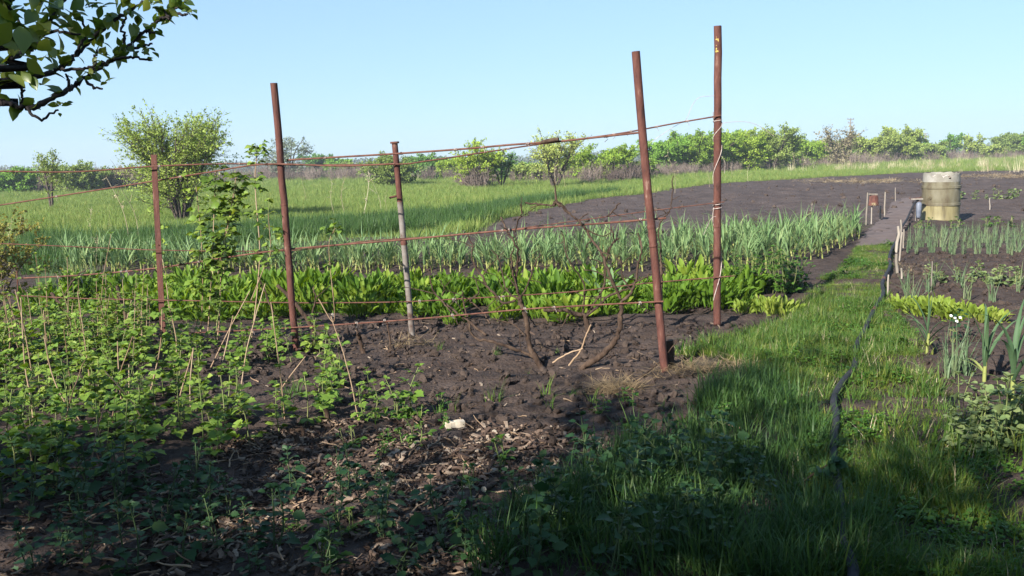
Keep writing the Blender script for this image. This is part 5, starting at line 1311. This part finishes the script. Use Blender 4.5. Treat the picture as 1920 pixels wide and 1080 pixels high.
log('thick cut twig with pale end in the chip heap', 945, 820, .12, .016, .3)
log('cut branch end facing the raspberry patch', 918, 812, .10, .014, .5)
stick('fallen_stick', 'long pale stick lying in the shade beside nettles', [G(862, 1045) + [0, 0, .03], G(890, 1060) + [0, 0, .03], G(930, 1078) + [0, 0, .02]], .006)
stick('fallen_stick', 'forked dry twig pointing at the nettles', [G(955, 962) + [0, 0, .04], G(980, 975) + [0, 0, .03], G(1003, 987) + [0, 0, .02]], .0045)
stick('fallen_stick', 'short pale stick left of the lone nettle in shade', [G(540, 896) + [0, 0, .03], G(560, 899) + [0, 0, .04], G(585, 907) + [0, 0, .03]], .005)
stick('fallen_stick', 'curved pale twig beside the grass path', [G(1356, 793) + [0, 0, .03], G(1362, 806) + [0, 0, .03], G(1390, 810) + [0, 0, .02]], .005)
def stub(px, yb, h, r, label):
    q = G(px, yb); o = thing('raspberry_stub', label, 'stub', (q[0], q[1], 0)); g = Geo(); tube(g, [[0, 0, -.06], [.004, 0, h * .6], [-.006, .004, h]], [r * 1.3, r, r], 8); g.obj('wood', M['bark'], o)
stub(613, 790, .07, .014, 'short dark stub between raspberry shoots and chips'); stub(557, 838, .06, .014, 'dark cut stub at the edge of the chip heap'); stub(568, 820, .05, .010, 'thin cut stub beside the darker one'); stub(422, 945, .05, .012, 'low cut stub in the shaded soil')

# ------------------------------------------------------------------ plum tree whose branch hangs into view, and the orchard trees that shade the ground
rq = np.random.default_rng(77)
plum = thing('plum_tree', 'plum tree reaching a dark leafy branch over the garden', 'tree', (-2.35, -.25, -.05))
TR = np.array([-2.35, -.25, 0])
trunk = smoothline([[0, 0, -.1], [.05, .03, .5], [.02, .05, 1.0], [.12, .1, 1.35]], 10); g = Geo(); limb(g, trunk, .10, .075, rq, .008, 12, 12); g.obj('trunk', M['plumbark'], plum)
def bp(px, py, Y): return at_y(px, py, Y) - TR - np.array([0, 0, -.05])
top = trunk[-1]
BR_ = [([(-90, 190), (0, 193), (30, 198), (55, 203), (80, 193), (110, 178), (140, 160), (165, 143), (190, 125), (215, 108), (235, 92), (260, 70), (285, 47), (305, 33), (325, 18), (345, 5), (365, -12)], 1.42, 6.2, 1.6),
       ([(-80, 160), (0, 152), (60, 143), (90, 137), (115, 125), (140, 105), (165, 80), (190, 58), (215, 38), (240, 22), (275, 0), (300, -18)], 1.36, 5.6, 2.6),
       ([(-60, 130), (20, 110), (50, 90), (75, 65), (95, 35), (115, 10), (130, -14)], 1.25, 5.2, 3.2),
       ([(-40, 90), (0, 60), (15, 20), (22, -14)], 1.2, 5.0, 4.0)]
spur = []
for pts, Y, wa, wb_ in BR_:
    Q = np.array([bp(x, y, Y + .0004 * x) for x, y in pts]); n = len(pts) * 6
    S = smoothline(Q, n); S = S + rq.normal(0, .0012, S.shape)
    rad = np.linspace(wa, wb_, n) / FPX * Y * (1 + .12 * np.sin(np.arange(n) * 1.3) + rq.normal(0, .08, n))
    lead = smoothline([top, top * .5 + Q[0] * .5 + [0, 0, .06], Q[0], Q[1]], 10)[:8]
    g = Geo(); tube(g, np.vstack([lead, S[6:]]), np.concatenate([np.linspace(.024, rad[0] * 1.1, 8), rad[6:]]), 8); g.obj('limb', M['plumbark'], plum)
    for i in range(8, n): spur.append(S[i])
spur = np.array(spur)
TW = [([(50, 203), (62, 217), (80, 224), (95, 215), (108, 205)], 1.42), ([(40, 157), (42, 175), (40, 195)], 1.38), ([(115, 130), (145, 129), (165, 128), (182, 120)], 1.37), ([(160, 150), (175, 163), (190, 166)], 1.42), ([(215, 110), (240, 108), (262, 110), (282, 113)], 1.42), ([(240, 92), (262, 88), (285, 80)], 1.41), ([(200, 122), (192, 115)], 1.41), ([(130, 170), (128, 150), (124, 140)], 1.41), ([(175, 130), (180, 108), (182, 92)], 1.40), ([(230, 96), (232, 70), (228, 50), (236, 28)], 1.40), ([(255, 75), (270, 60), (290, 62)], 1.41), ([(320, 20), (340, 28), (350, 26)], 1.43), ([(300, 35), (318, 34), (300, 12)], 1.42), ([(140, 105), (150, 85), (160, 60), (150, 30)], 1.34), ([(60, 95), (40, 60), (30, 20)], 1.24), ([(75, 65), (110, 60), (150, 65)], 1.28)]
for pts, Y in TW:
    Q = smoothline([bp(x, y, Y) for x, y in pts], 14); g = Geo(); tube(g, Q + rq.normal(0, .0012, Q.shape), np.linspace(.0028, .0016, 14), 5); g.obj('twig', M['plumbark'], plum)
ROS = [(120, 197, 7, 24, 1.42), (112, 200, 4, 20, 1.42), (150, 142, 6, 22, 1.41), (140, 146, 4, 22, 1.41), (188, 158, 5, 24, 1.42), (262, 95, 9, 24, 1.42), (272, 92, 6, 22, 1.42), (245, 90, 7, 22, 1.40), (282, 84, 5, 24, 1.42), (265, 112, 4, 20, 1.42), (222, 82, 8, 24, 1.40), (230, 92, 6, 20, 1.41), (195, 82, 9, 26, 1.39), (182, 95, 8, 24, 1.39), (165, 112, 7, 22, 1.38), (178, 120, 5, 20, 1.37), (152, 88, 6, 24, 1.36), (205, 30, 8, 30, 1.38), (225, 15, 9, 30, 1.38), (245, 40, 7, 30, 1.40), (262, 25, 9, 30, 1.41), (285, 15, 9, 28, 1.42), (300, 30, 7, 26, 1.42), (318, 8, 8, 28, 1.42), (350, 20, 9, 28, 1.43), (340, 8, 6, 26, 1.43), (280, 55, 6, 24, 1.41), (150, 45, 8, 36, 1.34), (165, 20, 9, 36, 1.34), (130, 55, 8, 40, 1.30), (120, 30, 9, 42, 1.30), (185, 5, 9, 36, 1.36), (95, 60, 7, 44, 1.27), (70, 30, 8, 48, 1.22), (40, 45, 6, 60, 1.15), (20, 20, 7, 55, 1.2), (100, 10, 8, 44, 1.26), (60, 80, 6, 44, 1.2), (10, 100, 6, 40, 1.3), (5, 135, 5, 40, 1.34), (40, 128, 5, 36, 1.34), (75, 125, 6, 36, 1.34), (110, 100, 7, 40, 1.32), (90, 95, 6, 46, 1.22), (20, 75, 6, 48, 1.2), (15, 165, 3, 44, 1.38), (70, 158, 3, 38, 1.38), (40, 105, 5, 50, 1.15), (145, 70, 6, 30, 1.33), (105, 115, 6, 34, 1.34), (0, 180, 2, 34, 1.42), (55, 5, 8, 50, 1.22), (20, 50, 7, 50, 1.18), (0, 30, 8, 50, 1.2), (95, 105, 3, 62, 1.1), (55, 35, 2, 78, 1.05)]
g = Geo()
for x, y, k, Lp, Y in ROS:
    k = max(2, int(k * .6)); Lp *= .82
    c = bp(x, y, Y); d = norm(rq.normal(0, 1, (k, 3)) + [.25, -.1, .45]); leaves(g, c + d * .004 + rq.normal(0, .004, (k, 3)), d, Lp / FPX * Y * (.65 + .6 * rq.random(k)), leaf_template([(0, .03), (.14, .12), (.3, .22), (.5, .27), (.7, .21), (.88, .09), (1, .01)], .35, .28), 1.15, 0, rq, jit=.6)
k = rq.integers(0, len(spur), 150); d = norm(rq.normal(0, 1, (150, 3)) + [.1, 0, .5]); leaves(g, spur[k], d, .014 + .014 * rq.random(150), T_OV, 1.1, 0, rq)
g.obj('hanging_leaves', GREEN['plum'], plum)
wood, crown = gen_tree(rq, 2.9, 3.0, nst=6, m2=8, m3=5, nl=9, leaf=.075, base=.35, upb=.5, trunk_h=0, tmpl=T_OV, spread=1.0, stemr=.012)
co = wood.obj('upper_limbs', M['plumbark'], plum, (0.0, -.2, 1.3)); cc = crown.obj('crown', GREEN['plum'], plum, (0, -.2, 1.3))

def orchard_tree(label, x, y, H, W, seed, nl=16, dens=1.0):
    r_ = np.random.default_rng(seed); o = thing('apple_tree', label, 'tree', (x, y, -.05))
    wood, crown = gen_tree(r_, H, W, nst=6, m2=int(12 * dens), m3=7, nl=nl, leaf=.085, base=.30, upb=.4, trunk_h=.9, tmpl=T_OV, stemr=.014)
    wood.obj('trunk', M['plumbark'], o); crown.obj('crown', GREEN['plum'], o); return o
orchard_tree('apple tree in the orchard row, shading the raspberry patch', -6.0, -1.5, 4.1, 3.9, 101, 24)
orchard_tree('apple tree in the orchard row, shading the wood chips', -3.6, -2.2, 4.25, 3.6, 102, 22)
orchard_tree('apple tree in the orchard row, shading the grass path', -1.5, -1.9, 3.7, 3.0, 103, 9)
orchard_tree('apple tree in the orchard row, shading the right bed edge', 1.3, -2.6, 3.3, 3.0, 104, 9)
for i, (x, y, H) in enumerate(((-9, -4, 6), (-5, -6, 6.2), (-1, -6.2, 6), (3, -6, 6), (6.5, -4.5, 5.4), (5.2, -1.2, 3.6))):  # unseen trees added behind the camera to cut sky fill on the foreground
    orchard_tree('added unseen apple tree blocking low sky behind the camera', x, y, H, 4.6, 110 + i)['group'] = 'added unseen apple trees blocking the low sky'

# small clover weeds in the path
cl_ = [bushy_mesh(rp, .05, .10, 6, 3, .018, GREEN['parsley'], T_ROUND, 1, None, .5) for _ in range(3)]
cv = []
for st__, fo__ in cl_: cv.append(fo__)
p = sample(path_poly, 1400, rp); p = p[fbm(p[:, 0] / .5 + 7, p[:, 1] / .5, 3) > .5]
scatter('path_clover', np.c_[p, soil_h(p[:, 0], p[:, 1])], cv, rp, .7, 1.3, .15, label='clover and small leafy weeds among the path grass')

# ------------------------------------------------------------------ haze
g = Geo(); box(g, (20, 150, 5.9), (640, 440, 14.0))
m, nt, out = newmat('haze'); pv = N(nt, 'ShaderNodeVolumePrincipled'); pv.inputs['Density'].default_value = 0.0009; pv.inputs['Color'].default_value = (.80, .88, 1.0, 1); pv.inputs['Anisotropy'].default_value = 0.2
nt.links.new(pv.outputs[0], out.inputs['Volume'])
tag(g.obj('haze', m), kind='stuff')
